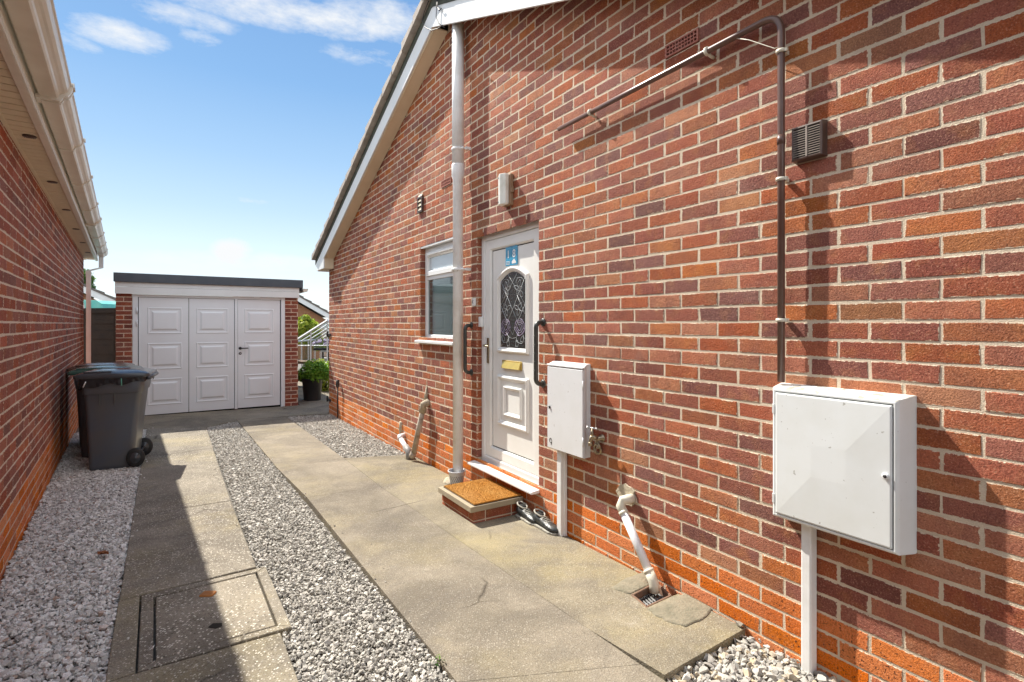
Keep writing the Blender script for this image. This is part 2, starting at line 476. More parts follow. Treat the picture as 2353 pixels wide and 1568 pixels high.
M_CONC1 = concrete('speckled_concrete', (0.255, 0.226, 0.180), 0.8, moss=0.45)
M_CONC2 = concrete('worn_concrete', (0.240, 0.208, 0.160), 0.22, moss=0.28)
M_CONC3 = concrete('stained_concrete', (0.245, 0.212, 0.152), 0.22, moss=0.55)
M_CONCC = concrete('manhole_concrete', (0.29, 0.255, 0.20), 1.0, scale=0.85, moss=0.25)
M_SLAB = simple('step_slab', (0.37, 0.31, 0.215), 0.9, dirt=(0.24, 0.20, 0.14), dscale=8, damt=0.6, bump=0.35, bscale=180)
M_CRACK = simple('dark_joint', (0.022, 0.019, 0.014), 1.0)


def stone_mat(name, stops):
    t = NT(name); a = attr_col(t, 'rnd')
    c = t.ramp(a[0], stops)
    c = t.mix(t.ramp(t.noise(70, 4), [(0.40, 0.0), (0.7, 0.4)]), c, (0.40, 0.37, 0.325))
    t.set(c, 0.85, spec=0.3); t.bump(t.noise(160, 3), 0.4, 0.004)
    return t.mat


M_STONE_L = stone_mat('pale_limestone_chips', [(0.0, (0.36, 0.34, 0.32)), (0.3, (0.58, 0.56, 0.53)), (0.65, (0.74, 0.72, 0.69)), (0.95, (0.86, 0.85, 0.82)), (1.0, (0.46, 0.30, 0.22))])
M_STONE_C = stone_mat('grey_limestone_chips', [(0.0, (0.20, 0.19, 0.17)), (0.35, (0.37, 0.35, 0.31)), (0.7, (0.49, 0.465, 0.415)), (1.0, (0.70, 0.67, 0.61))])
M_STONE_R = stone_mat('mixed_limestone_chips', [(0.0, (0.24, 0.225, 0.205)), (0.35, (0.40, 0.385, 0.35)), (0.7, (0.50, 0.48, 0.43)), (0.88, (0.48, 0.38, 0.24)), (1.0, (0.62, 0.6, 0.55))])


def leaf_mat(name, a, b, c3):
    t = NT(name); r = attr_col(t, 'rnd')
    c = t.ramp(r[0], [(0.0, a), (0.55, b), (1.0, c3)])
    t.set(c, 0.5, spec=0.4)
    t.b.inputs['Subsurface Weight'].default_value = 0.0
    tr = t.n('ShaderNodeBsdfTranslucent'); t.l(c, tr.inputs['Color'])
    mx = t.n('ShaderNodeMixShader'); mx.inputs[0].default_value = 0.4
    t.l(t.b.outputs[0], mx.inputs[1]); t.l(tr.outputs[0], mx.inputs[2])
    t.l(mx.outputs[0], t.t.nodes['Material Output'].inputs['Surface'])
    return t.mat


M_LEAF1 = leaf_mat('fresh_green_leaves', (0.10, 0.24, 0.025), (0.20, 0.42, 0.045), (0.34, 0.55, 0.07))
M_LEAF2 = leaf_mat('yellow_green_leaves', (0.16, 0.26, 0.03), (0.36, 0.46, 0.05), (0.54, 0.56, 0.08))
M_LEAF3 = leaf_mat('mid_green_leaves', (0.04, 0.10, 0.02), (0.10, 0.20, 0.04), (0.20, 0.32, 0.06))

# ----------------------------------------------------------------- brickwork


def set_face_attr(o, arr):
    a = o.data.attributes.new('rnd', 'FLOAT_COLOR', 'FACE')
    a.data.foreach_set('color', np.asarray(arr, dtype=np.float32).ravel())


def brickwork(x0, x1, zlo, zhi, zph, xph, openings, top=None, deep=0.012, seed=1, jit=0.0018, face=-0.0010, endsdeep=True):
    """real bricks, one bevelled block each; returns list of (z, verts, faces)"""
    rn = random.Random(seed); out = []
    LB, HB, J = 0.225, 0.075, 0.010
    k0 = math.floor((zlo - zph) / HB); k1 = math.ceil((zhi - zph) / HB)
    for k in range(k0, k1):
        za = zph + k * HB + J / 2; zb = za + HB - J
        zm = (za + zb) / 2
        off = xph + (LB / 2 if k % 2 else 0.0)
        i0 = math.floor((x0 - off) / LB) - 1; i1 = math.ceil((x1 - off) / LB) + 1
        for i in range(i0, i1):
            segs = [(off + i * LB + J / 2 + rn.uniform(-.002, .002), off + (i + 1) * LB - J / 2 + rn.uniform(-.002, .002))]
            segs = [(max(a, x0), min(b, x1)) for a, b in segs]
            for (ox0, ox1, oz0, oz1) in openings:
                if zm < oz0 or zm > oz1: continue
                ns = []
                for a, b in segs:
                    if b <= ox0 or a >= ox1: ns.append((a, b)); continue
                    if a < ox0: ns.append((a, ox0))
                    if b > ox1: ns.append((ox1, b))
                segs = ns
            for a, b in segs:
                if b - a < 0.02: continue
                if top and zm > top((a + b) / 2): continue
                zA, zB = max(za, zlo), min(zb, zhi)
                if zB - zA < 0.01: continue
                edge = any((abs(a - o[1]) < .003 or abs(b - o[0]) < .003) and o[2] < zm < o[3] for o in openings)
                if endsdeep and (abs(a - x0) < .003 or abs(b - x1) < .003): edge = True
                d = 0.105 if edge else deep
                fy = face + rn.uniform(-.0010, .0008); tw = rn.uniform(-.0006, .0006)
                rnd = (rn.random(), rn.random(), rn.random())
                out.append((zA, a, b, zA, zB, fy, tw, d, rnd, [rn.uniform(-jit, jit) for _ in range(8)]))
    return out


def brick_mesh(name, bricks, mat, parent=None, base=(0, 0, 0)):
    vs = []; fs = []; rn = []; ed = []
    c = 0.0022; w = 0.013
    for (_, a, b, z0, z1, fy, tw, d, r, j) in bricks:
        n = len(vs)
        o = [(a + j[0], z0 + j[1]), (b + j[2], z0 + j[3]), (b + j[4], z1 + j[5]), (a + j[6], z1 + j[7])]
        def ins(k): return [(o[0][0] + k, o[0][1] + k), (o[1][0] - k, o[1][1] + k), (o[2][0] - k, o[2][1] - k), (o[3][0] + k, o[3][1] - k)]
        w2 = min(w, (b - a) * .3)
        tws = (tw, -tw, -tw, tw)
        vs += [(p[0], fy + t - .0004, p[1]) for p, t in zip(ins(c + w2), tws)]
        vs += [(p[0], fy + t, p[1]) for p, t in zip(ins(c), tws)]
        vs += [(p[0], fy + 0.0022 + t, p[1]) for p, t in zip(o, tws)]
        vs += [(p[0], d, p[1]) for p in o]
        ed += [1.0] * 4 + [0.0] * 8 + [1.0] * 4
        q = [(n, n + 1, n + 2, n + 3)]
        for g in (0, 4, 8):
            for i in range(4):
                k = (i + 1) % 4
                q.append((n + g + 4 + i, n + g + 4 + k, n + g + k, n + g + i))
        fs += q; rn += [(*r, 1.0)] * len(q)
    me = bpy.data.meshes.new(name)
    bx = Vector(base)
    me.from_pydata([(v[0] - bx.x, v[1] - bx.y, v[2] - bx.z) for v in vs], [], fs)
    me.materials.append(mat)
    o = bpy.data.objects.new(name, me); COL.objects.link(o)
    set_face_attr(o, rn)
    at = me.attributes.new('edge', 'FLOAT', 'POINT'); at.data.foreach_set('value', np.asarray(ed, dtype=np.float32))
    if parent: o.parent = parent
    BASE[o.name] = bx
    return o


def mortar_bed(x0, x1, zlo, zhi, openings, top=None, y=0.0006, thick=0.1, step=0.075):
    """the mortar face behind the bricks, in courses, cut round openings"""
    mb = MB(); z = zlo; g = 0.004
    cuts = sorted({zlo, zhi} | {v for o in openings for v in (o[2] - g, o[3] + g) if zlo < v < zhi} | {zlo + step * k for k in range(1, int((zhi - zlo) / step) + 1)})
    for za, zb in zip(cuts[:-1], cuts[1:]):
        if zb - za < 1e-4: continue
        zm = (za + zb) / 2; a, b = x0, x1
        if top:
            xs = np.linspace(x0, x1, 600); ok = [x for x in xs if top(x) >= zm]
            if not ok: continue
            a, b = min(ok), max(ok)
        segs = [(a, b)]
        for o in openings:
            if o[2] - g < zm < o[3] + g:
                ns = []
                for p, q in segs:
                    if q <= o[0] - g or p >= o[1] + g: ns.append((p, q)); continue
                    if p < o[0] - g: ns.append((p, o[0] - g))
                    if q > o[1] + g: ns.append((o[1] + g, q))
                segs = ns
        for p, q in segs:
            mb.box(p, q, y, y + thick, za, zb)
    return mb


# =================================================================== RIGHT-HAND BUNGALOW
XF = -9.59; XN = 0.33; APX = -4.738
SLOPE = 0.391
VO = 0.155                               # verge overhang
z_apex = 1.365 + 2.864


def brd(x):                               # underside of bargeboard / soffit
    return z_apex - SLOPE * abs(x - APX)


EAVE_Z = 1.365 + 0.937
# openings measured on the wall
dx0 = R.at(1096, 700)[0]; dx1 = R.at(1238, 700)[0]
dz1 = R.at(1238, 497)[1]; dz0 = R.at(1240, 1128)[1]
wx0 = R.at(966, 700)[0]; wx1 = R.at(1047, 700)[0]
wz1 = R.at(966, 568)[1]; wz0 = R.at(968, 781)[1]
DOOR = (dx0, dx1, dz0, dz1); WIN = (wx0, wx1, wz0, wz1)
OPEN = [DOOR, WIN]
ZPH = 1.375
house = thing('brick_bungalow', 'red brick bungalow with a white front door and a long sloping white bargeboard', 'house', R, (APX, 0, -0.10))
hb = BASE[house.name]
bt = lambda x: brd(x) + (0.04 if x < APX else .17)
vents = []
air = [R.at(x, y) for x, y in ((1534, 113), (1603, 83), (1606, 112), (1531, 147))]
ax0, ax1 = (air[0][0] + air[3][0]) / 2, (air[1][0] + air[2][0]) / 2
azm = sum(a[1] for a in air) / 4
kz = round((azm - 0.0375 - ZPH) / 0.075); az0 = ZPH + kz * 0.075 + .004; az1 = az0 + 0.067
axm = (ax0 + ax1) / 2
AIR = (axm - .108, axm + .108, az0, az1)
a2 = R.at(1026, 414); kz = round((a2[1] - 0.0375 - ZPH) / 0.075); a2z0 = ZPH + kz * 0.075 + .004
AIR2 = (a2[0] - .108, a2[0] + .108, a2z0, a2z0 + .067)
allop = OPEN + [AIR, AIR2]
bricks = brickwork(XF, XN, -0.40, 4.3, ZPH, -0.873, allop, bt, seed=3)
PL = 0.180
wall = brick_mesh('wall', [b for b in bricks if b[3] > PL - 0.02], M_BRICK, house, hb)
mbm = mortar_bed(XF + .006, XN - .006, -0.42, 4.3, allop, bt)
# return walls of the house (seen only from elsewhere)
mort = part('mortar', mbm, M_MORTAR, wall)
plinth = brick_mesh('plinth', [b for b in bricks if b[3] <= PL - 0.02], M_PLINTH, house, hb)
mb = MB(); mb.box(XF + .012, XF + .112, .106, 7.0, -.4, EAVE_Z); mb.box(XN - .112, XN - .012, .106, 7.0, -.4, EAVE_Z)
mb.prism([(XF + .012, -.4), (XN - .012, -.4), (XN - .012, EAVE_Z), (APX, z_apex), (XF + .012, EAVE_Z)], 7.0, 7.1)
part('side_wall', mb, M_BT_RED, house)
# terracotta air bricks, part of the wall
for (x0, x1, z0, z1), big in ((AIR, True), (AIR2, False)):
    mb = MB(); nx, nz = (10, 3) if big else (9, 2)
    f = -.009
    mb.box(x0, x1, f, .05, z0, z0 + .008); mb.box(x0, x1, f, .05, z1 - .008, z1)
    mb.box(x0, x0 + .01, f, .05, z0 + .008, z1 - .008); mb.box(x1 - .01, x1, f, .05, z0 + .008, z1 - .008)
    for i in range(1, nx): 
        xx = x0 + .01 + (x1 - x0 - .02) * i / nx; mb.box(xx - .003, xx + .003, f + .002, .045, z0 + .008, z1 - .008)
    for i in range(1, nz):
        zz = z0 + .008 + (z1 - z0 - .016) * i / nz; mb.box(x0 + .01, x1 - .01, f + .001, .046, zz - .0028, zz + .0028)
    mb.box(x0, x1, .05, .056, z0, z1, 1)
    part('air_brick', mb, [M_TERRA, M_BLACK], house)

# ---- roof: stepped tile courses
mb = MB()
LEN = (APX - XF + .30) / math.cos(math.atan(SLOPE)); ca = math.cos(math.atan(SLOPE)); sa = math.sin(math.atan(SLOPE))
VE = -VO - .078
for side in (-1, 1):
    n = 16; gauge = 0.345
    for k in range(n):
        d0 = LEN - (k + 1) * gauge; d1 = d0 + gauge - .005
        if d1 < .05: continue
        d0 = max(d0, 0)
        jit = random.uniform(-.006, .006)
        poly = [(APX + side * d * ca, z_apex - d * sa + h) for d, h in ((d0, .335), (d1, .378), (d1, .285), (d0, .285))]
        mb.prism(poly, VE + jit, 7.2)
# ridge
for k in range(17):
    y0 = VE - .02 + k * .43
    ring = lambda y, s: [(APX + s * .13 * math.cos(q), y, z_apex + .325 + s * .115 * math.sin(q)) for q in [math.pi * i / 10 for i in range(11)]]
    mb.hexa(ring(y0, 1.0), ring(y0 + .45, .94), 0)
roof = part('roof', mb, M_TILE, house)
mb = MB()
for side in (-1, 1):
    poly = []
    for d, h in ((0, .20), (LEN, .20), (LEN, .283), (0, .283)):
        poly.append((APX + side * d * ca, z_apex - d * sa + h))
    mb.prism(poly, VE + .062, -.02)
part('undercloak', mb, M_UNDER, roof)
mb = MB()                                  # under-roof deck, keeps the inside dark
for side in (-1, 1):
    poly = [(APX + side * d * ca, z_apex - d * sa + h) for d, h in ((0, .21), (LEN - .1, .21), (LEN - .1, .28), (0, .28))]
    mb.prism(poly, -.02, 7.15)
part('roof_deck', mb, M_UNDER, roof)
# ---- bargeboard, soffit and boxed eave
mb = MB(); BH = .185
KX = XF + .36
for side in (-1, 1):
    xe = KX if side < 0 else 0.25
    poly = [(APX, z_apex), (xe, brd(xe)), (xe, brd(xe) + BH), (APX, z_apex + BH)]
    mb.prism(poly, -VO - .018, -VO)
    poly = [(APX, z_apex + BH + .001), (xe, brd(xe) + BH + .001), (xe, brd(xe) + .24), (APX, z_apex + .24)]
    mb.prism(poly, -VO - .008, -VO + .01)
mb.prism([(KX - .001, brd(KX)), (KX - .001, brd(KX) + BH), (XF - .30, brd(XF - .30) + BH - .0), (XF - .14, EAVE_Z + .06), (XF - .02, EAVE_Z), (KX - .001, EAVE_Z)], -VO - .018, -VO)
barge = part('bargeboard', mb, M_BARGE, house, bevel=.002)
mb = MB()
for side in (-1, 1):
    xe = KX if side < 0 else 0.25
    up = .003 if side < 0 else .165
    poly = [(APX, z_apex + up), (xe, brd(xe) + up), (xe, brd(xe) + up + .012), (APX, z_apex + up + .012)]
    mb.prism(poly, -VO + .001, -.004)
    # quadrant bead under the board edge
    xs = np.linspace(APX, xe, 12)
    if side < 0: mb.tube([(x, -VO + .012, brd(x) + .001) for x in xs], .007, 6)
mb.box(XF - .02, KX, -VO + .001, -.008, EAVE_Z, EAVE_Z + .012)
mb.prism([(KX - .012, EAVE_Z + .012), (KX, EAVE_Z + .012), (KX, brd(KX) + .003), (KX - .012, brd(KX) + .003)], -VO + .001, -.008)
part('soffit', mb, M_SOFFIT, house)
mb = MB(); ex = XF - .30
prof = [(ex - .01, EAVE_Z + .10), (ex - .06, EAVE_Z + .03), (ex + .02, EAVE_Z + .0), (ex + .08, EAVE_Z + .03), (ex + .09, EAVE_Z + .10)]
mb.prism(prof, -VO + .02, 7.0)
mb.box(XF - .19, XF - .17, -VO + .02, 7.0, EAVE_Z + .01, EAVE_Z + .16)
mb.box(XF - .17, XF + .01, .0, 7.0, EAVE_Z + .002, EAVE_Z + .012)
part('gutter', mb, M_BARGE, house)
# slack cable at the apex
mb = MB()
p = lambda x, y, o=VO + .04: (R.at(x, y, o)[0], -o, R.at(x, y, o)[1])
mb.tube([p(985, 2), p(975, 28), p(970, 48), p(978, 64), p(992, 70), p(1006, 66), p(1018, 58)], .004, 6)
mb.tube([p(1004, -6), p(1003, 20), p(1002, 40), p(1008, 54), p(1022, 64)], .004, 6)
mb.tube([p(1006, -6), p(1005, 16), p(1010, 24), p(1014, 20)], .006, 6)
solo('loose_cable', mb, M_IRON, 'thin black cable hanging in loops from the roof apex over the white bargeboard', 'cable', R, p(985, 2))

# ---- front door
RV = .045                                   # depth of reveal
mb = MB(); FW = .058
fz0 = dz0 + .012
mb.panel(dx0 + .004, dx1 - .004, fz0, dz1 - .006, [(0, RV + .05), (0, RV), (FW - .008, RV), (FW, RV + .006), (FW, RV + .05)], cap=False)
dfr = part('door_frame', mb, M_PVC, house, bevel=.002)
lx0, lx1, lz0, lz1 = dx0 + .004 + FW + .004, dx1 - .004 - FW - .004, fz0 + FW + .004, dz1 - .006 - FW - .004
mb = MB(); SW = .092
yl = RV + .008
mb.panel(lx0, lx1, lz0, lz1, [(0, yl + .05), (0, yl), (SW - .018, yl), (SW - .004, yl + .012), (SW - .004, yl + .05)], cap=False)
ix0, ix1, iz0, iz1 = lx0 + SW, lx1 - SW, lz0 + SW, lz1 - SW
yp = yl + .018
mb.box(lx0 + SW - .003, lx1 - SW + .003, yp + .002, yp + .03, lz0 + SW - .003, lz1 - SW + .003, 1)
mb.panel(ix0 + .004, ix1 - .004, iz0 + .004, iz1 - .004, [(0, yp + .006), (0, yp)], 0)
# arched glazed moulding
DP = lambda x, y: R.at(x, y, -yp)
mx0, mx1 = DP(1145, 700)[0], DP(1216, 700)[0]
gz0_, gz1_ = DP(1180, 812)[1], DP(1180, 612)[1]
rise = (mx1 - mx0) * .16


def arch(i, y, n=14):
    x0, x1, z0, z1 = mx0 + i, mx1 - i, gz0_ + i, gz1_ - i
    pts = [(x0, y, z0), (x1, y, z0)]
    for k in range(n + 1):
        u = k / n; x = x1 + (x0 - x1) * u
        pts.append((x, y, z1 - rise + rise * math.sin(math.pi * u) ** .9 if 0 < u < 1 else z1 - rise))
    return pts


prof = [(0, yp), (.003, yp - .016), (.012, yp - .022), (.020, yp - .022), (.023, yp - .014), (.034, yp - .012), (.037, yp - .004), (.044, yp - .002)]
mb.loft([arch(i, y) for i, y in prof], 0, False, False)
# lower panel
lz_0, lz_1 = DP(1180, 985)[1], DP(1180, 866)[1]
mb.panel(mx0, mx1, lz_0, lz_1, [(0, yp), (.003, yp - .014), (.014, yp - .020), (.022, yp - .020), (.026, yp - .012), (.038, yp - .009), (.042, yp - .001)], cap=False)
i2x, i2z = .10, .085
mb.panel(mx0 + i2x, mx1 - i2x, lz_0 + i2z, lz_1 - i2z, [(0, yp), (.004, yp - .014), (.014, yp - .017), (.028, yp - .006), (.034, yp - .0015)], cap=False)
door = part('door', mb, [M_DOORW, M_SEAL], house, bevel=.0015)
# leaded glass
mb = MB(); gi = .045
ag = arch(gi, yp - .0035)
mb.add(ag, [tuple(range(len(ag)))], 0)
gx0, gx1, g0, g1 = mx0 + gi, mx1 - gi, gz0_ + gi, gz1_ - gi
gw, gh = gx1 - gx0, g1 - g0
yg = yp - .0055


def G2(u, v): return (gx0 + gw * u, yg, g0 + gh * v)


def came(pts, r=.0013, m=1): mb.tube([G2(*q) for q in pts], r, 5, m)


for s in (0, 1):
    fx = (lambda u: u) if s == 0 else (lambda u: 1 - u)
    F = lambda pts: [(fx(u), v) for u, v in pts]
    came(F([(.30, .985), (.5, .86), (.99, .56)])); came(F([(.02, .90), (.5, .50), (.98, .12)]))
    came(F([(.02, .56), (.5, .17), (.5, .17)])); came(F([(.32, .69), (.02, .44)]))
    came(F([(.04, .86), (.16, .91), (.30, .91), (.36, .86), (.33, .82)]))
    # leaves
    def leaf(cx, cy, a, l=.085, w=.055, m=1):
        q = []
        for k in range(11):
            t = k / 10 * 2 * math.pi
            xx = l * math.cos(t) * (gw / gh) * 2.0; yy = w * math.sin(t) * (1 - .35 * math.cos(t))
            X = xx * math.cos(a) - yy * math.sin(a); Y = xx * math.sin(a) + yy * math.cos(a)
            q.append((cx + X * .85, cy + Y * .42))
        came(F(q), .0011, m)
    leaf(.24, .84, 1.9); leaf(.36, .79, .5); leaf(.20, .77, 2.7); leaf(.28, .74, -.8); leaf(.15, .70, 1.2)
    leaf(.20, .55, 2.2); leaf(.35, .53, .6); leaf(.27, .46, -1.3)
    came(F([(.04, .48), (.14, .475), (.24, .50)]))
    # rose
    for rr in (.17, .12, .07):
        came(F([(.22 + rr * 1.15 * math.cos(t), .27 + rr * .55 * math.sin(t) * (1 + .15 * math.sin(3 * t))) for t in [2 * math.pi * k / 14 for k in range(15)]]), .0012, 2)
    for a in (0.3, 1.7, 3.2, 4.6):
        came(F([(.22 + .2 * math.cos(a + t) * (.8 + .2 * math.sin(t * 4)), .27 + .11 * math.sin(a + t)) for t in [k * .2 for k in range(6)]]), .0012, 2)
    came(F([(.08, .14), (.06, .09), (.14, .06), (.28, .07), (.36, .10)])); leaf(.32, .06, 1.6); leaf(.12, .12, 2.0)
    came(F([(.38, .01), (.36, .08), (.33, .13)])); came(F([(.25, .19), (.36, .135), (.5, .12)]))
part('glass', mb, [M_DOORGL, M_LEAD, M_LILAC], door)
# letterbox
mb = MB(); q0 = R.at(1155, 848, -yp); q1 = R.at(1201, 830, -yp)
bx0, bx1 = R.at(1155, 839, -yp)[0], R.at(1200, 839, -yp)[0]; bz = (R.at(1178, 829, -yp)[1] + R.at(1178, 850, -yp)[1]) / 2
mb.box(bx0, bx1, yp - .006, yp + .001, bz - .034, bz + .034)
mb.hexa([(bx0 + .015, yp - .028, bz - .030), (bx1 - .015, yp - .028, bz - .030), (bx1 - .015, yp - .006, bz + .026), (bx0 + .015, yp - .006, bz + .026)],
        [(bx0 + .015, yp - .006, bz - .034), (bx1 - .015, yp - .006, bz - .034), (bx1 - .015, yp - .004, bz + .026), (bx0 + .015, yp - .004, bz + .026)])
part('letterbox', mb, M_BRASS, door, bevel=.002)
# handle
mb = MB(); hx, hz = R.at(1122, 806, -RV); 
hx = lx0 + .045
mb.box(hx - .014, hx + .014, yl - .010, yl + .001, hz - .11, hz + .11)
mb.tube([(hx, yl - .008, hz + .045), (hx, yl - .045, hz + .045), (hx + .01, yl - .055, hz + .045), (hx + .10, yl - .055, hz + .040)], [.011, .011, .010, .008], 10)
mb.lathe([(.008, 0), (.008, -.004)], (hx, yl - .010, hz - .05), 12, ax='y')
part('handle', mb, M_OLDBRASS, door, bevel=.002)


def text_mesh(mb, txt, x, y, z, size, m, ext=.0015):
    cu = bpy.data.curves.new('t', 'FONT'); cu.body = txt; cu.size = size; cu.align_x = 'CENTER'; cu.extrude = ext
    ob = bpy.data.objects.new('t', cu); COL.objects.link(ob)
    me = bpy.data.meshes.new_from_object(ob.evaluated_get(bpy.context.evaluated_depsgraph_get()))
    bpy.data.objects.remove(ob)
    mb.add([(x + v.co.x, y - v.co.z, z + v.co.y) for v in me.vertices], [tuple(p.vertices) for p in me.polygons], m)
    bpy.data.meshes.remove(me)


# number plate: two blue tiles "1" and "8"
mb = MB(); px0, pz1 = R.at(1164, 571, -yp); px1, _ = R.at(1190, 590, -yp); pz0 = R.at(1177, 610, -yp)[1]
pm = (px0 + px1) / 2; pz1 = R.at(1177, 567, -yp)[1]
mb.box(px0, pm - .0015, yp - .009, yp, pz0, pz1); mb.box(pm + .0015, px1, yp - .009, yp, pz0, pz1)
ph, pw = pz1 - pz0, px1 - px0
bpy.context.view_layer.update()
text_mesh(mb, '1', px0 + pw * .25, yp - .0095, pz0 + ph * .40, ph * .60, 1)
text_mesh(mb, '8', px0 + pw * .75, yp - .0095, pz0 + ph * .40, ph * .60, 1)
# little white cottage and waves along the bottom of the tiles
mb.add([(px0 + pw * .56, yp - .0098, pz0 + ph * .08), (px0 + pw * .92, yp - .0098, pz0 + ph * .08), (px0 + pw * .92, yp - .0098, pz0 + ph * .16), (px0 + pw * .76, yp - .0098, pz0 + ph * .33), (px0 + pw * .56, yp - .0098, pz0 + ph * .2)], [(0, 1, 2, 3, 4)], 1)
for k in range(3):
    mb.tube([(px0 + pw * (.06 + .05 * i), yp - .0095, pz0 + ph * (.07 + .07 * k + .012 * (i % 2))) for i in range(8)], .0016, 5, 1)
part('number_plate', mb, [M_PLAQUE, M_PAINTW], door)
# sill under the door
mb = MB(); sx0, sx1 = dx0 - .045, dx1 + .012
szt = fz0 - .001
mb.hexa([(sx0, -.075, szt - .03), (sx1, -.075, szt - .03), (sx1, -.075, szt - .012), (sx0, -.075, szt - .012)],
        [(sx0, RV - .002, szt - .03), (sx1, RV - .002, szt - .03), (sx1, RV - .002, szt), (sx0, RV - .002, szt)])
part('door_sill', mb, M_PVC, house, bevel=.003)
mb = MB(); mb.box(dx0, dx1, RV + .06, .6, dz0, dz1)
part('hall_void', mb, M_BLACK, house)
# ---- window
mb = MB(); WV = .055
mb.panel(wx0 + .003, wx1 - .003, wz0 + .003, wz1 - .022, [(0, WV + .05), (0, WV), (.048, WV), (.055, WV + .01), (.055, WV + .05)], cap=False)
wzm = R.at(1005, 634, -WV)[1]
mb.box(wx0 + .05, wx1 - .05, WV + .001, WV + .05, wzm - .03, wzm + .03)
mb.panel(wx0 + .042, wx1 - .042, wzm + .012, wz1 - .07, [(0, WV), (0, WV - .014), (.045, WV - .014), (.058, WV + .003), (.058, WV + .03)], cap=False)
# trickle vent
mb.box(wx0 + .12, wx1 - .10, WV - .03, WV - .0135, wz1 - .105, wz1 - .078)
# lintel cream board above
mb.box(wx0, wx1, .002, WV + .02, wz1 - .021, wz1 - .001)
window = part('window', mb, M_PVC, house, bevel=.002)
mb = MB(); mb.box(wx0 + .09, wx1 - .09, WV + .012, WV + .02, wzm + .05, wz1 - .12)
part('pane', mb, M_SKYGL, window, label='frosted upper window pane')
mb = MB(); mb.box(wx0 + .05, wx1 - .05, WV + .018, WV + .026, wz0 + .05, wzm - .03)
part('pane', mb, M_FROST, window, label='patterned lower window pane')
mb = MB(); mb.hexa([(wx0 - .05, -.05, wz0 - .032), (wx1 + .03, -.05, wz0 - .032), (wx1 + .03, -.05, wz0 - .006), (wx0 - .05, -.05, wz0 - .006)],
                   [(wx0 - .05, WV, wz0 - .032), (wx1 + .03, WV, wz0 - .032), (wx1 + .03, WV, wz0 + .004), (wx0 - .05, WV, wz0 + .004)])
part('sill', mb, M_PVC, window, bevel=.003)
mb = MB(); mb.box(wx0, wx1, .115, .13, wz0, wz1)
part('room_void', mb, M_BLACK, house)

# =================================================================== FITTINGS ON THE RIGHT WALL
# ---- soil pipe
po = .085
def RP(x, y, o): 
    a, b = R.at(x, y, o); return (a, -o, b)
xp = R.at(1052.5, 600, po)[0]
zt = brd(xp) + .01; zb = R.at(1052, 1085, po)[1]
zc = [R.at(1052, y, po)[1] for y in (388, 345, 600, 768)]
mb = MB()
zj = zc[0]
mb.lathe([(.055, zj - .02), (.055, zt)], (xp, -po, 0), 20)
part_root = thing('soil_pipe', 'tall white chipped soil pipe running up the wall left of the front door', 'drainpipe', R, (xp, -po, zb))
part('upper_pipe', mb, M_PIPEW, part_root)
mb = MB(); mb.lathe([(.047, zb), (.047, zj - .1), (.058, zj - .075), (.060, zj + .03), (.0575, zj + .035)], (xp, -po, 0), 20)
part('lower_pipe', mb, M_PIPEW, part_root)
for z in (zc[1], zc[2] - .08):
    mb = MB(); mb.lathe([(.058, z - .012), (.061, z - .01), (.061, z + .01), (.058, z + .012)], (xp, -po, 0), 20)
    mb.tube([(xp + .05, -po, z), (xp + .085, -.03, z)], .008, 8); mb.sphere((xp + .075, -po + .01, z), .013)
    mb.box(xp + .075, xp + .095, -.05, -.002, z - .012, z + .012)
    part('pipe_bracket', mb, M_PIPEW, part_root)

# ---- bulkhead lamp
c0 = R.at(1153, 436, .075)
lamp = thing('bulkhead_light', 'weathered white bulkhead light on the bricks above the front door', 'wall light', R, (c0[0], 0, c0[1]))
lw, lh = .058, .123
mb = MB(); mb.panel(c0[0] - lw, c0[0] + lw, c0[1] - lh, c0[1] + lh, [(0, -.004), (0, -.03), (.012, -.04)], cap=True)
mb.box(c0[0] + lw - .004, c0[0] + lw + .016, -.03, -.004, c0[1] - .03, c0[1] + .02)
part('base', mb, M_LAMPDIRT, lamp, bevel=.004)
mb = MB()
xs = [(c0[0] - lw + .002, -.042), (c0[0] - lw + .002, -.075), (c0[0] - .008, -.098), (c0[0] + .012, -.098), (c0[0] + lw - .004, -.075), (c0[0] + lw - .004, -.042)]
mb.loft([[(x * .94 + c0[0] * .06, y, c0[1] - lh + .002) for x, y in xs], [(x, y, c0[1] - lh + .016) for x, y in xs], [(x, y, c0[1] + lh - .016) for x, y in xs], [(x * .94 + c0[0] * .06, y, c0[1] + lh - .002) for x, y in xs]], 0, True, True)
for dz in (-.095, .095):
    mb.sphere((c0[0] - .032, -.087, c0[1] + dz), .007, 1)
part('diffuser', mb, [M_LAMPGL, M_IRON], lamp, bevel=.004)

# ---- little louvre vent
c = R.at(968.5, 471)
mb = MB(); w_, h_ = .066, .085
mb.panel(c[0] - w_, c[0] + w_, c[1] - h_, c[1] + h_, [(0, .0), (0, -.024), (.016, -.026), (.016, -.004)], 0, False)
mb.box(c[0] - w_ + .01, c[0] + w_ - .01, -.006, -.003, c[1] - h_ + .01, c[1] + h_ - .01, 1)
for k in range(4):
    z = c[1] - h_ + .03 + k * .047
    mb.hexa([(c[0] - w_ + .016, -.024, z - .008), (c[0] + w_ - .016, -.024, z - .008), (c[0] + w_ - .016, -.008, z + .03), (c[0] - w_ + .016, -.008, z + .03)],
            [(c[0] - w_ + .016, -.020, z - .008), (c[0] + w_ - .016, -.020, z - .008), (c[0] + w_ - .016, -.005, z + .03), (c[0] - w_ + .016, -.005, z + .03)], 2)
solo('louvre_vent', mb, [M_BROWNV, M_BLACK, M_SOFFIT], 'small louvre vent with brown surround on the gable left of the soil pipe', 'wall vent', R, (c[0], 0, c[1]))

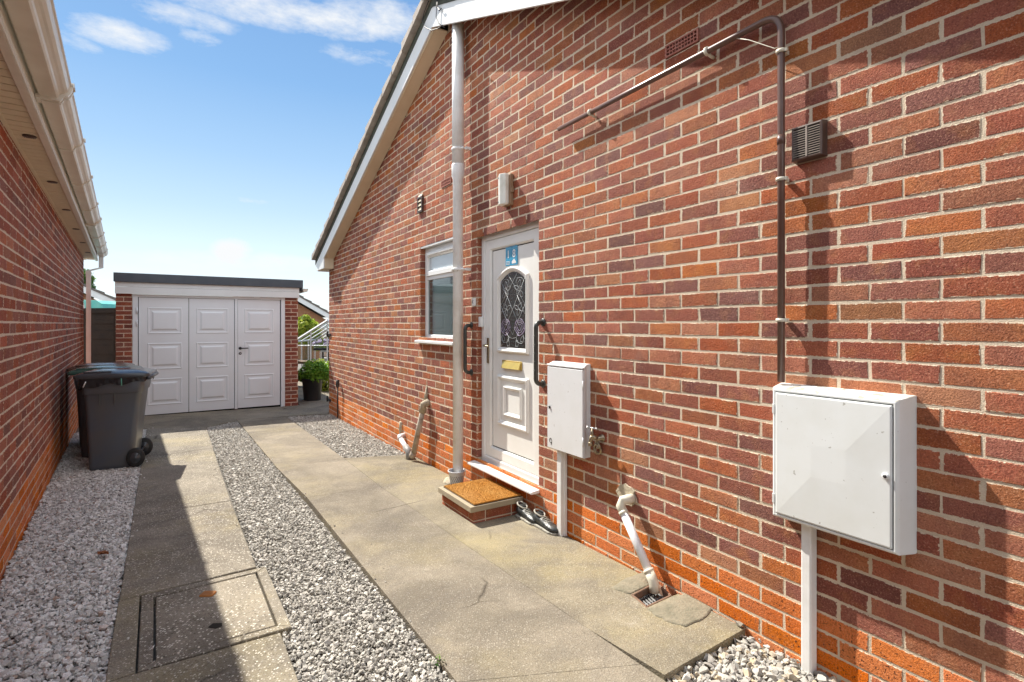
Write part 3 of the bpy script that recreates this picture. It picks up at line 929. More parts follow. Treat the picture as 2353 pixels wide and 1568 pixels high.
# ---- brown vent grille
q = [R.at(x, y, .03) for x, y in ((1818, 288), (1890, 281), (1888, 356), (1819, 372))]
vx0, vx1 = R.at(1819, 330, .035)[0], R.at(1889, 325, .035)[0]
vz1 = R.at(1855, 285, .035)[1]; vz0 = R.at(1855, 363, .035)[1]
vent = thing('vent_grille', 'square brown plastic vent grille with thin slats, right of the brown overflow pipe', 'wall vent', R, (vx0, 0, vz0))
mb = MB(); mb.panel(vx0, vx1, vz0, vz1, [(-.004, 0), (0, -.036), (.009, -.038), (.009, -.012)], 0, False)
mb.box(vx0 + .005, vx1 - .005, -.011, -.004, vz0 + .005, vz1 - .005, 1)
part('grille_frame', mb, [M_BROWNV, M_BLACK], vent, bevel=.002)
mb = MB()
ns = 12
for k in range(ns):
    z = vz0 + .012 + (vz1 - vz0 - .024) * (k + .3) / ns
    mb.hexa([(vx0 + .009, -.037, z), (vx1 - .009, -.037, z), (vx1 - .009, -.024, z + .005), (vx0 + .009, -.024, z + .005)],
            [(vx0 + .009, -.037, z + .0025), (vx1 - .009, -.037, z + .0025), (vx1 - .009, -.024, z + .007), (vx0 + .009, -.024, z + .007)])
mb.box((vx0 + vx1) / 2 - .0025, (vx0 + vx1) / 2 + .0025, -.0385, -.03, vz0 + .009, vz1 - .009)
part('slats', mb, M_VENTFIN, vent)

# ---- brown overflow pipe
oo = .045
pts = [RP(1284, 297, oo), RP(1355, 258, oo), RP(1500, 182, oo), RP(1625, 118, oo), RP(1715, 71, oo)]
a, b_ = R.at(1745, 56, oo), R.at(1793, 110, oo)
vxp = R.at(1795, 500, oo)[0]
topz = a[1]
# straight run, swept bend, straight drop
run0 = Vector(pts[0]); dirv = (Vector(RP(1715, 71, oo)) - run0).normalized()
tlen = (vxp - run0.x) / dirv.x
corner = run0 + dirv * tlen
rb = .085
path = [run0, run0 + dirv * (tlen * .5), corner - dirv * rb]
for k in range(1, 9):
    t = k / 9; path.append(((1 - t) ** 2) * (corner - dirv * rb) + 2 * t * (1 - t) * corner + t * t * (corner - Vector((0, 0, rb))))
path.append(corner - Vector((0, 0, rb)))
zbt = R.at(1796, 878, oo)[1]
path += [Vector((vxp, -oo, corner.z - .5)), Vector((vxp, -oo, zbt))]
ovp = thing('overflow_pipe', 'thin brown pipe rising from the large meter box and bending left across the wall', 'pipe', R, tuple(path[-1]))
mb = MB(); mb.tube(path, .0150, 12)
jz = R.at(1795, 322, oo)[1]
mb.lathe([(.0170, jz - .02), (.0170, jz + .02)], (vxp, -oo, 0), 12)
part('pipe_run', mb, M_BROWNP, ovp)
for (x, y) in ((1357, 257), (1625, 118), (1797, 118), (1797, 412), (1797, 736)):
    qx, qz = R.at(x, y, oo); mb = MB()
    if x > 1700:
        mb.lathe([(.0215, qz - .007), (.0215, qz + .007)], (vxp, -oo, 0), 14)
        mb.box(vxp + .004, vxp + .028, -oo - .006, -oo + .006, qz - .007, qz + .007)
        mb.box(vxp - .008, vxp + .012, -.035, -.004, qz - .008, qz + .008)
    else:
        f = (qx - run0.x) / dirv.x; cpt = run0 + dirv * f
        mb.tube([cpt - dirv * .007, cpt + dirv * .007], .0215, 14)
        mb.tube([(cpt.x, -oo, cpt.z - .01), (cpt.x + .006, -.025, cpt.z - .022), (cpt.x + .006, -.004, cpt.z - .024)], .008, 8)
    part('pipe_clip', mb, M_CREAM, ovp)
mb = MB(); e0 = Vector(RP(1690, 88, oo)); 
mb.tube([e0, Vector(RP(1720, 92, .06)), Vector(RP(1780, 112, .05)), Vector(RP(1794, 106, .05))], .0022, 6)
part('wire', mb, M_CREAM, ovp)

# ---- large electricity meter box
bd = .095
fx0, fx1 = R.at(1774, 1040, bd)[0], R.at(2060, 1100, bd)[0]
ft = R.at(1774, 897, bd)[1]; fb = R.at(1774, 1188, bd)[1]
ft2 = R.at(2060, 921, bd)[1]; fb2 = R.at(2060, 1270, bd)[1]
ft = (ft + ft2) / 2; fb = (fb + fb2) / 2
bx1w = R.at(2107, 1090, 0)[0]; bt_w = R.at(1780, 878, 0)[1]
eb = thing('electricity_meter_box', 'large square white meter box with mottled top and small round keyhole', 'meter box', R, (fx0, 0, fb))
mb = MB(); wx_ = bx1w - fx1; tz = max(bt_w - ft, .02)
mb.loft([[(fx0 - .012, .0, fb - .008), (fx1 + wx_, .0, fb - .008), (fx1 + wx_, .0, ft + tz), (fx0 - .012, .0, ft + tz)],
         [(fx0 - .012, -.012, fb - .008), (fx1 + wx_, -.012, fb - .008), (fx1 + wx_, -.012, ft + tz), (fx0 - .012, -.012, ft + tz)],
         [(fx0 - .002, -bd + .01, fb - .004), (fx1 + .006, -bd + .01, fb - .004), (fx1 + .006, -bd + .01, ft + .008), (fx0 - .002, -bd + .01, ft + .008)],
         [(fx0 + .006, -bd, fb + .004), (fx1 - .002, -bd, fb + .004), (fx1 - .002, -bd, ft), (fx0 + .006, -bd, ft)],
         [(fx0 + .014, -bd, fb + .012), (fx1 - .010, -bd, fb + .012), (fx1 - .010, -bd, ft - .01), (fx0 + .014, -bd, ft - .01)],
         [(fx0 + .014, -bd + .02, fb + .012), (fx1 - .010, -bd + .02, fb + .012), (fx1 - .010, -bd + .02, ft - .01), (fx0 + .014, -bd + .02, ft - .01)]], 0, False, True)
mb.m[-1] = 2
# top faces get lichen
for i, f in enumerate(mb.f):
    zs = [mb.v[k][2] for k in f]
    if min(zs) > ft - .003 and len(f) == 4: mb.m[i] = 1
part('casing', mb, [M_GRP, M_GRPTOP, M_SEAL], eb, bevel=.003, seg=2)
mb = MB(); x0, x1, z0, z1 = fx0 + .0165, fx1 - .0135, fb + .015, ft - .0135
cx_, cz_ = (x0 + x1) / 2 + .0, (z0 + z1) / 2; s_ = .065
mb.loft([[(x0, -bd + .01, z0), (x1, -bd + .01, z0), (x1, -bd + .01, z1), (x0, -bd + .01, z1)],
         [(x0, -bd - .002, z0), (x1, -bd - .002, z0), (x1, -bd - .002, z1), (x0, -bd - .002, z1)],
         [(x0 + .006, -bd - .004, z0 + .006), (x1 - .006, -bd - .004, z0 + .006), (x1 - .006, -bd - .004, z1 - .006), (x0 + .006, -bd - .004, z1 - .006)],
         [(cx_ - s_, -bd - .0085, cz_ - s_), (cx_ + s_, -bd - .0085, cz_ - s_), (cx_ + s_, -bd - .0085, cz_ + s_), (cx_ - s_, -bd - .0085, cz_ + s_)]], 0, True, True)
dr = part('door', mb, M_GRP, eb, bevel=.001)
mb = MB(); kx, kz_ = R.at(2037, 1094, bd)
mb.lathe([(.011, .004), (.011, -.006), (.008, -.007)], (kx, -bd - .006, kz_), 16, ax='y')
mb.lathe([(.0062, 0), (.0062, -.0015)], (kx, -bd - .0125, kz_), 12, 1, ax='y')
part('keyhole', mb, [M_GRP, M_IRON], dr)
for z in (z0 + .06, z1 - .07):
    mb = MB(); mb.box(fx0 + .002, fx0 + .012, -bd - .003, -bd + .004, z - .02, z + .02); part('hinge', mb, M_GRP, eb, bevel=.001)
# white cable duct below it
q = R.at(1856, 1230, .03); q1 = R.at(1862, 1543, .03); 
mb = MB(); xw = .021
mb.box((q[0] + q1[0]) / 2 - xw, (q[0] + q1[0]) / 2 + xw, -.055, -.006, q1[1] - .03, fb + .01)
solo('cable_duct', mb, M_PIPEW, 'square white cable duct from the large meter box down into the gravel', 'duct', R, (q[0], -.03, q1[1]), bevel=.006, seg=2, group=None)

# ---- small gas meter box
gd = .075
sx0, sx1 = R.at(1259, 930, gd)[0], R.at(1340, 950, gd)[0]
st = (R.at(1259, 841, gd)[1] + R.at(1340, 848, gd)[1]) / 2; sb = (R.at(1259, 1028, gd)[1] + R.at(1338, 1054, gd)[1]) / 2
swx = R.at(1357, 940, 0)[0]; stw = R.at(1300, 835, 0)[1]
gb = thing('gas_meter_box', 'slim upright white meter box between the front door and the brass tap', 'meter box', R, (sx0, 0, sb))
mb = MB()
mb.loft([[(sx0 - .004, 0, sb - .004), (swx, 0, sb - .004), (swx, 0, st + .03), (sx0 - .004, 0, st + .03)],
         [(sx0 - .004, -.03, sb - .004), (swx - .001, -.03, sb - .004), (swx - .001, -.03, st + .028), (sx0 - .004, -.03, st + .028)],
         [(sx0 - .002, -gd + .006, sb), (sx1 + .004, -gd + .006, sb), (sx1 + .004, -gd + .006, st + .012), (sx0 - .002, -gd + .006, st + .012)],
         [(sx0 - .002, -gd - .004, st - .004), (sx1 + .004, -gd - .004, st - .004), (sx1 + .004, -gd - .004, st + .006), (sx0 - .002, -gd - .004, st + .006)]][:3], 0, False, True)
mb.box(sx0 - .004, sx1 + .006, -gd - .008, -gd + .005, st + .001, st + .012)
part('casing', mb, M_STEELBOX, gb, bevel=.002)
mb = MB(); mb.box(sx0 + .001, sx1 + .001, -gd - .006, -gd + .005, sb + .004, st - .006)
dr = part('door', mb, M_STEELBOX, gb, bevel=.002)
mb = MB(); kx, kz_ = R.at(1265, 935, gd); mb.lathe([(.009, .003), (.009, -.005)], (kx, -gd - .006, kz_), 12, ax='y'); mb.box(kx - .002, kx + .004, -gd - .013, -gd - .01, kz_ - .012, kz_)
part('lock', mb, M_IRON, dr)
mb = MB(); kx, kz_ = R.at(1267, 1012, gd)
mb.tube([(kx + .012 * math.cos(t), -gd - .0065, kz_ + .016 * math.sin(t)) for t in [k * .5 for k in range(13)]] + [(kx + .012, -gd - .0065, kz_ - .01), (kx + .006, -gd - .0065, kz_ - .028)], .002, 5)
part('worn_sticker', mb, M_IRON, dr)
for z in (sb + .11, st - .10):
    mb = MB(); mb.tube([(sx1 + .004, -gd - .004, z - .025), (sx1 + .004, -gd - .004, z + .025)], .005, 8); part('hinge', mb, M_STEELBOX, gb)
q = R.at(1291, 1060, .03); q1 = R.at(1291, 1227, .03)
mb = MB(); mb.box(q[0] - .024, q[0] + .024, -.055, -.006, q1[1] - .02, sb + .01); mb.box(q[0] + .004, q[0] + .03, -.03, -.006, q1[1] - .02, sb + .01)
solo('cable_duct', mb, M_PIPEW, 'white boxed duct below the slim meter box, beside the pair of black shoes', 'duct', R, (q[0], -.03, q1[1]), bevel=.004, seg=2)

# ---- tap
tx, tz = R.at(1362, 1000, .06)
tap = thing('garden_tap', 'tarnished brass garden tap on the wall right of the slim meter box', 'tap', R, (tx, 0, tz))
mb = MB()
mb.lathe([(.022, -.002), (.022, -.010), (.011, -.012), (.011, -.05)], (tx + .028, 0, tz - .02), 14, ax='y')
mb.tube([(tx + .028, -.045, tz - .02), (tx + .012, -.062, tz - .01), (tx + .004, -.072, tz - .012), (tx, -.078, tz - .03), (tx, -.078, tz - .062)], [.012, .014, .014, .012, .011], 12)
mb.lathe([(.015, -.064), (.015, -.044), (.012, -.042)], (tx, -.078, tz), 10)
mb.lathe([(.010, -.012), (.010, .03), (.005, .032), (.005, .045)], (tx + .006, -.070, tz), 12)
part('tap_body', mb, M_OLDBRASS, tap)
mb = MB(); mb.tube([(tx - .028, -.076, tz + .045), (tx + .04, -.064, tz + .045)], .0055, 8); mb.sphere((tx - .028, -.076, tz + .045), .008); mb.sphere((tx + .04, -.064, tz + .045), .008)
part('tap_handle', mb, M_STEEL, tap)
mb = MB(); hx_, hz_ = R.at(1372, 1030, .03)
mb.tube([(hx_ + .026 * math.cos(t), -.025 - .008 * math.sin(t * 2), hz_ + .034 * math.sin(t)) for t in [2 * math.pi * k / 18 for k in range(19)]], .008, 8)
mb.tube([(hx_ + .017 * math.cos(t), -.038, hz_ + .022 * math.sin(t)) for t in [2 * math.pi * k / 14 for k in range(12)]], .007, 8)
mb.tube([(hx_ - .004, -.030, hz_ + .034), (hx_ - .002, -.02, hz_ + .06), (hx_, -.004, hz_ + .07)], .008, 8)
part('wall_ring', mb, M_OLDBRASS, tap)

# ---- grab rails either side of the door
for (xa, ya, yb, off, lab) in ((1084, 748, 856, .0, 'dark grab rail on the brick strip between soil pipe and door frame'),
                               (1249, 741, 882, .0, 'dark plastic grab rail at the right-hand edge of the front door')):
    x_, zt_ = R.at(xa, ya); zb_ = R.at(xa, yb)[1]
    rail = thing('grab_rail', lab, 'grab rail', R, (x_, 0, zb_), 'grab rails beside the front door')
    mb = MB(); s = -.062
    pth = [(x_, -.004, zt_), (x_, -.030, zt_)]
    for k in range(1, 7):
        a = k / 6 * math.pi / 2; pth.append((x_, -.030 + s * .6 * math.sin(a), zt_ - .038 * (1 - math.cos(a))))
    n = len(pth)
    pth2 = [(x, y, zb_ + (zt_ - z)) for x, y, z in reversed(pth)]
    mb.tube(pth + [(x_, -.0675, zt_ - .12), (x_, -.0675, zb_ + .12)] + pth2, .0165, 12)
    for k in range(5):
        z = zt_ - .10 - k * (zt_ - zb_ - .2) / 4
        mb.lathe([(.0175, z - .003), (.0175, z + .003)], (x_, -.0675, 0), 12)
    part('bar', mb, M_DKGREEN, rail)
    for z in (zt_, zb_):
        mb = MB(); mb.lathe([(.030, -.002), (.030, -.008), (.024, -.013), (.018, -.015)], (x_, 0, z), 16, ax='y')
        part('mount', mb, M_DKGREEN, rail)

# ---- doorbell & contact
x_, z_ = R.at(1105, 693, .012)
mb = MB(); mb.box(dx0 - .052, dx0 - .012, -.022, -.003, z_ - .034, z_ + .034)
mb.tube([(dx0 - .032 + .009 * math.cos(t), -.0225, z_ + .012 * math.sin(t)) for t in [.8 + k * .45 for k in range(11)]], .0028, 6, 1)
solo('doorbell', mb, [M_PVC, M_IRON], 'small white doorbell push on the brick beside the door frame', 'doorbell', R, (dx0 - .03, 0, z_), bevel=.002)
z_ = R.at(1109, 740, .0)[1]
mb = MB(); mb.box(dx0 - .004, dx0 + .042, RV - .030, RV - .001, z_ - .045, z_ + .045)
solo('door_contact', mb, M_PVC, 'white plastic key safe box clipped on the door frame above the handle', 'alarm box', R, (dx0 + .01, 0, z_), bevel=.004)

# ---- diagonal waste pipe over the gully
ez = RP(1432, 1137, .06); 
top_ = Vector(RP(1424, 1158, .075)); wallp = Vector(RP(1437, 1140, .0))
bot = Vector(RP(1502, 1338, .095))
wp = thing('waste_pipe', 'clean white waste pipe slanting down the wall into the grated gully', 'pipe', R, tuple(bot))
dv = (bot - top_).normalized()
mb = MB(); mb.tube([top_ + dv * .03, bot - dv * .04], .0235, 16)
part('pipe_run', mb, M_WASTE, wp)
mb = MB(); mb.tube([Vector((top_.x + .035, -.002, top_.z + .030)), Vector((top_.x + .034, -.045, top_.z + .030)), Vector((top_.x + .02, -.068, top_.z + .026)), top_ + dv * .012, top_ + dv * .06], .027, 16)
mb.tube([top_ + dv * .045, top_ + dv * .062], .0275, 16)
part('elbow', mb, M_CREAM, wp)
mb = MB(); mb.tube([bot - dv * .06, bot - dv * .012, bot + Vector((.004, 0, -.014)), bot + Vector((.006, 0, -.05))], .027, 16)
mb.tube([bot - dv * .066, bot - dv * .050], .029, 16)
part('elbow', mb, M_CREAM, wp)
mb = MB(); cxx = wallp.x + .02
pts = [(cxx + .075 * math.cos(t) * random.uniform(.75, 1.2), wallp.z + .012 + .062 * math.sin(t) * random.uniform(.75, 1.2)) for t in [2 * math.pi * k / 18 for k in range(18)]]
mb.prism(pts, -.0115, .004)
part('cement_patch', mb, M_MORTARLUMP, wp)

# ---- two old pipes at the far wall foot
a = Vector(RP(973, 935, .05)); b2 = Vector(RP(951, 1040, .09))
op = thing('old_waste_pipe', 'grimy peeling waste pipe leaning from the wall, right of a shorter grey stub', 'pipe', R, tuple(b2))
mb = MB(); mb.tube([a, b2], [.028, .030], 12); mb.tube([b2, b2 + Vector((-.03, -.01, -.05))], [.034, .036], 12)
part('pipe_run', mb, M_OLDPIPE, op)
mb = MB(); mb.tube([a + Vector((.03, .055, .02)), a + Vector((.02, .03, .05)), a + Vector((.005, 0, .03)), a + (b2 - a) * .12], .036, 12)
mb.tube([a + Vector((-.01, .03, .04)), a + Vector((-.02, .045, .22))], [.03, .006], 8)
part('elbow', mb, M_MORTARLUMP, op)
a = Vector(RP(919, 1006, .06)); b2 = Vector(RP(938, 1036, .10))
op2 = thing('drain_stub', 'short white and grey drain stub bending to the ground beside the gravel', 'pipe', R, tuple(b2))
mb = MB(); mb.tube([a, b2], .027, 14); mb.tube([a + Vector((0, .06, .02)), a + Vector((0, .0, .012)), a + (b2 - a) * .15], .032, 14)
part('pipe_run', mb, M_WASTE, op2)
mb = MB(); mb.tube([a + (b2 - a) * .72, b2, b2 + Vector((.025, 0, -.03)), b2 + Vector((.03, 0, -.10))], .036, 14)
part('elbow', mb, simple('grey_plastic', (0.25, 0.245, 0.235), 0.5), op2)
mb = MB(); mb.tube([Vector(RP(922, 970, .004)), Vector(RP(921, 996, .004))], [.028, .022], 8)
part('cement_patch', mb, M_MORTARLUMP, op2)

# ---- hinges for a garden gate and drop bolt at the far corner
for i, (yy, lab) in enumerate(((770, 'black gate hinge on the far wall corner, the upper of two'), (922, 'black gate hinge on the far wall corner, the lower one near the ground'))):
    x_, z_ = R.at(764, yy); mb = MB()
    mb.box(XF - .012, XF + .16, -.018, -.007, z_ - .022, z_ + .022)
    mb.tube([(XF - .03, -.02, z_ - .04), (XF - .03, -.02, z_ + .06)], .016, 10); mb.box(XF - .09, XF - .03, -.03, -.01, z_ - .015, z_ + .015)
    solo('gate_hinge', mb, M_IRON, lab, 'hinge', R, (XF, 0, z_), 'gate hinges', bevel=.002)
x_, zt_ = R.at(776, 882, .05); zb_ = R.at(776, 958, .05)[1] - .02
mb = MB(); mb.tube([(x_, -.05, zb_), (x_, -.05, zt_ - .05)], .012, 8); mb.tube([(x_, -.05, zt_ - .06), (x_ - .01, -.05, zt_ - .03), (x_ - .01, -.05, zt_ + .06)], [.02, .032, .03], 10)
solo('iron_rod', mb, M_ROD, 'dark iron rod with a knob standing against the shaded end of the wall', 'rod', R, (x_, -.05, zb_))

# =================================================================== LEFT-HAND HOUSE
XLF = L.at(192, 700)[0]; XLN = -4.0
SOF = 1.365 + 1.15
lh_ = thing('left_house', 'dark red brick house with beige gutter and soffit, filling the left edge of the picture', 'house', L, (4.0, 0, -.1))
lbk = brickwork(XLN, XLF, -.40, SOF + .05, ZPH, .05, [], None, seed=9)
plz = L.at(0, 1190)[1]; kk = round((plz - ZPH) / .075); PLL = ZPH + kk * .075
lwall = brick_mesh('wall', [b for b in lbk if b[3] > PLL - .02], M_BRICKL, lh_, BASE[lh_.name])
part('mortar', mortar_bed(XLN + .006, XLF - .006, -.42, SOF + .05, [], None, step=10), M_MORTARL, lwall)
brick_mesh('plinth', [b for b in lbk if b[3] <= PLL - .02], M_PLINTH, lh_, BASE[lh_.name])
mb = MB(); mb.box(XLF - .112, XLF - .012, .106, 6.0, -.4, SOF + .05); mb.box(XLN, XLN + .1, .106, 6.0, -.4, SOF + .05); mb.box(XLN, XLF, 6, 6.1, -.4, SOF)
part('side_wall', mb, M_BT_RED, lh_)
XLE = XLF + .35
so = .165
mb = MB()
nb = int((XLE - XLN) / .10)
mb.box(XLN, XLE, -.02, .10, SOF, SOF + .02)                     # inner trim
n = int((XLE - XLN) / .1)
for k in range(n):
    x0 = XLN + k * .1
    mb.box(x0 + .005, x0 + .095, -so + .02, -.02, SOF + .006, SOF + .018)
mb.box(XLN, XLE, -so + .018, -.018, SOF + .019, SOF + .03)
soff = part('soffit', mb, M_SOFFIT, lh_)
for zz in (3.20, 4.25, 5.30, 6.39, 7.46, 8.5):
    x_ = (zz + sL * WL) / cL
    mb = MB(); 
    mb.lathe([(.034, .004), (.034, -.004), (.030, -.005)], (x_, -.095, SOF + .004), 20)
    for k in range(-3, 4): mb.box(x_ - .026, x_ + .026, -.095 + k * .008 - .0015, -.095 + k * .008 + .0015, SOF - .003, SOF - .001)
    part('soffit_vent', mb, M_BROWNV, soff)
mb = MB(); mb.box(XLN, XLE, -so - .018, -so + .018, SOF - .012, SOF + .20)
mb.box(XLN, XLE, -so - .024, -so - .018, SOF - .012, SOF + .012); mb.box(XLN, XLE, -so - .024, -so - .018, SOF + .018, SOF + .03)
part('fascia', mb, M_GUTTERW, lh_, bevel=.002)


def gut(s, dy=0.0):
    """ogee gutter section, scaled about itself"""
    g = [(-.195, SOF + .155), (-.195, SOF + .072), (-.202, SOF + .066), (-.272, SOF + .066), (-.280, SOF + .074), (-.284, SOF + .086), (-.296, SOF + .094), (-.306, SOF + .098), (-.318, SOF + .108), (-.325, SOF + .122), (-.327, SOF + .137), (-.334, SOF + .142), (-.334, SOF + .156)]
    return [(y * 1.0 - (s if y < -.2 else 0), z - (s if z < SOF + .1 else 0)) for y, z in g]


mb = MB(); g0_ = gut(0); gi_ = [(y + (.003 if y < -.2 else 0), z + .003) for y, z in g0_]
ring = g0_ + gi_[::-1]
mb.prism(ring, XLN, XLE + .05, 'x')
mb.prism(g0_, XLE + .05, XLE + .054, 'x')
gtr = part('gutter', mb, M_GUTTER, lh_)
for k, zz in enumerate((1.05, 1.95, 2.86, 3.70, 4.63, 5.67, 6.49, 7.5, 8.4, 9.2)):
    x_ = (zz + sL * .285 + .02) / cL
    big = k in (2, 6); mb = MB()
    o_ = gut(.006); i_ = gut(-.002)
    hw = .035 if big else .014
    mb.prism(o_ + i_[::-1], x_ - hw, x_ + hw, 'x')
    mb.box(x_ - hw, x_ + hw, -.345, -.328, SOF + .14, SOF + .162)
    if big:
        o2 = gut(.012)
        mb.prism(o2 + o_[::-1], x_ - .034, x_ - .012, 'x'); mb.prism(o2 + o_[::-1], x_ + .018, x_ + .036, 'x')
        mb.box(x_ - .04, x_ + .05, -.205, -.185, SOF + .05, SOF + .07)
    part('gutter_bracket', mb, M_GUTTERW, gtr)
# square rainwater pipe at far corner
dpo = .06
x_ = L.at(203.5, 720, dpo)[0]; zt_ = L.at(203, 622, dpo)[1]; 
xg = x_ + .06
mb = MB(); hw = .034
def sq(cx, cy, cz, h=hw): return [(cx - h, cy - h, cz), (cx + h, cy - h, cz), (cx + h, cy + h, cz), (cx - h, cy + h, cz)]
mb.loft([sq(x_, -dpo, -.3), sq(x_, -dpo, zt_), sq(xg, -.235, zt_ + .07), sq(xg, -.235, SOF + .07)], 0, True, True)
mb.loft([sq(x_, -dpo, zt_ - .10, .039), sq(x_, -dpo, zt_ - .02, .039)], 0, True, True)
part('downpipe', mb, M_PVC, lh_)
mb = MB()
for k in range(14):
    y0 = -.26 + k * .30; z0 = SOF + .19 + k * .173
    mb.hexa([(XLN, y0, z0), (XLE + .06, y0, z0), (XLE + .06, y0 + .34, z0 + .196), (XLN, y0 + .34, z0 + .196)],
            [(XLN, y0, z0 - .04), (XLE + .06, y0, z0 - .04), (XLE + .06, y0 + .34, z0 + .15), (XLN, y0 + .34, z0 + .15)])
mb.hexa([(XLN, 0, SOF + .1), (XLE, 0, SOF + .1), (XLE, 3.9, SOF + 2.3), (XLN, 3.9, SOF + 2.3)], [(XLN, 0, SOF + .03), (XLE, 0, SOF + .03), (XLE, 3.9, SOF + 2.2), (XLN, 3.9, SOF + 2.2)])
part('roof', mb, M_TILE, lh_)

# =================================================================== GARAGE
def GZ(x, y): return ((300 + x / 1.96) * .61276, (900 + y / 1.96) * .61276)
def GA(x, y, o=0.0): return G.at(*GZ(x, y), o)
gz_l = gz(8.852) - .005
g_x0 = GA(262, 800)[0]; g_x1 = GA(1603, 800)[0]
pl1 = GA(385, 800)[0]; pr0 = GA(1507, 800)[0]
ftop = GA(700, 318)[1]; fbot = (GA(300, 392)[1] + GA(1500, 430)[1]) / 2
ftop = (GA(258, 303)[1] + GA(1612, 352)[1]) / 2
rtop = (GA(245, 240)[1] + GA(1640, 300)[1]) / 2
gar = thing('garage', 'flat-roofed brick garage with white panelled doors at the end of the drive', 'garage', G, ((g_x0 + g_x1) / 2, 0, gz_l))
mbw = None
bks = []
for xa, xb, sd in ((g_x0, pl1, 1), (pr0, g_x1, 2)):
    bks = brickwork(xa, xb, gz_l - .1, fbot + .02, fbot - .052, xa - .005, [], None, seed=20 + sd)
    gw_ = brick_mesh('pillar', bks, M_BRICKG, gar, BASE[gar.name])
    mb = MB(); mb.box(xa + .004, xb - .004, .0006, .1, gz_l - .1, fbot + .02)
    part('mortar', mb, M_MORTARL, gw_)
mb = MB(); mb.box(g_x0 + .004, g_x0 + .11, .107, 5.2, gz_l - .1, fbot + .05); mb.box(g_x1 - .11, g_x1 - .004, .107, 5.2, gz_l - .1, fbot + .05); mb.box(g_x0 + .004, g_x1 - .004, 5.2, 5.3, gz_l - .1, fbot + .05)
part('wall', mb, M_BT_RED, gar)
mb = MB(); fx_0, fx_1 = GA(256, 345, .06)[0], GA(1612, 390, .06)[0]
hh = ftop - fbot
mb.box(fx_0, fx_1, -.06, -.035, fbot, fbot + hh * .56); mb.box(fx_0, fx_1, -.052, -.035, fbot + hh * .56 + .003, ftop)
mb.box(fx_0 + .001, fx_1 - .001, -.034, .02, fbot + .004, fbot + .014)
part('fascia', mb, M_BARGE, gar, bevel=.002)
mb = MB(); rx0, rx1 = GA(245, 270, .09)[0], GA(1640, 335, .09)[0]
mb.box(rx0, rx1, -.09, -.061, ftop - .012, rtop); mb.box(rx0, rx1, -.0605, 5.4, rtop - .05, rtop - .01)
mb.box(rx1 - .03, rx1, -.0605, 5.4, ftop - .06, rtop - .051)
part('roof', mb, M_FELT, gar, bevel=.006)
mb = MB(); q = GA(1645, 390)
mb.prism([(rx1 + .0, ftop - .02), (rx1 + .11, ftop - .02), (rx1 + .09, ftop - .075), (rx1 + .02, ftop - .09)], -.04, 5.3)
part('gutter', mb, M_GUTTERW, gar)
mb = MB(); fr0 = GA(388, 700)[0]; fr1 = GA(1505, 700)[0]; dtop = fbot - .035
mb.box(pl1 + .001, GA(425, 700)[0], .0, .06, gz_l - .05, fbot); mb.box(GA(1478, 800)[0], pr0 - .001, .0, .06, gz_l - .05, fbot)
mb.box(GA(425, 700)[0] + .001, GA(1478, 800)[0] - .001, .0, .06, fbot - .045, fbot - .001)
part('door_frame', mb, M_GARAGEW, gar, bevel=.003)
leafs = [(430, 799, (495, 750), 0), (801, 1136, (855, 1090), 1), (1160, 1472, (1210, 1425), 2)]
gbt = gz_l + .012
zr = [(.080, .305), (.385, .610), (.690, .915)]
Hd = (fbot - .05) - gbt
for (xa, xb, pp, kd) in leafs:
    x0, x1 = GA(xa, 800)[0] + .002, GA(xb, 800)[0] - .002
    p0, p1 = GA(pp[0], 800)[0], GA(pp[1], 800)[0]
    mb = MB(); y0 = .018
    mb.box(x0, x1, y0, y0 + .03, gbt, fbot - .05)
    for za, zb in zr:
        A, B = gbt + Hd * (za), gbt + Hd * (zb)
        mb.panel(p0, p1, A, B, [(0, y0), (.008, y0 - .010), (.022, y0 - .006), (.034, y0 + .0095 - .011), (.060, y0 - .002), (.085, y0 - .016), (.09, y0 - .017)], 0, True)
    dl = part('garage_door', mb, M_GARAGEW, gar, bevel=.002, label=('left leaf with its hinges', 'middle leaf of the double door', 'narrow side door with black lever handle')[kd])
    if kd == 2:
        hx, hz = GA(1178, 797)
        mb = MB(); mb.lathe([(.026, 0), (.026, -.012)], (hx, y0, hz), 16, ax='y'); mb.tube([(hx, y0 - .01, hz), (hx, y0 - .05, hz), (hx + .02, y0 - .055, hz), (hx + .13, y0 - .055, hz)], .010, 10)
        mb.lathe([(.024, 0), (.024, -.008)], (hx, y0, hz - .095), 16, ax='y')
        part('handle', mb, M_IRON, dl)
        mb = MB(); mb.lathe([(.009, 0), (.009, -.003)], (hx, y0 - .008, hz - .095), 10, ax='y'); part('keyhole', mb, M_PAINTW, dl)
    if kd == 0:
        for zz in (520, 615):
            hx, hz = GA(418, zz); mb = MB(); mb.tube([(hx, -.008, hz - .05), (hx, -.008, hz + .05)], .013, 10); part('hinge', mb, M_GARAGEW, dl)
mb = MB(); x0, x1 = GA(1138, 800)[0] + .001, GA(1159, 800)[0] - .001
mb.box(x0, x1, .003, .05, gz_l, fbot - .046)
part('door_post', mb, M_GARAGEW, gar, bevel=.002)
mb = MB(); mb.box(pl1 + .01, pr0 - .01, .055, .08, gz_l - .05, fbot - .02); part('door_void', mb, M_BLACK, gar)

# =================================================================== GROUND
def P2(x, y): 
    p = gr(x, y); return Vector((p.x, p.y))


def slab(mb, pts, m=0, top=0.0, th=.10):
    t = [(p[0], p[1], gz(p[1]) + top) for p in pts]
    b = [(p[0], p[1], gz(p[1]) + top - th) for p in pts]
    mb.hexa(t, b, m)


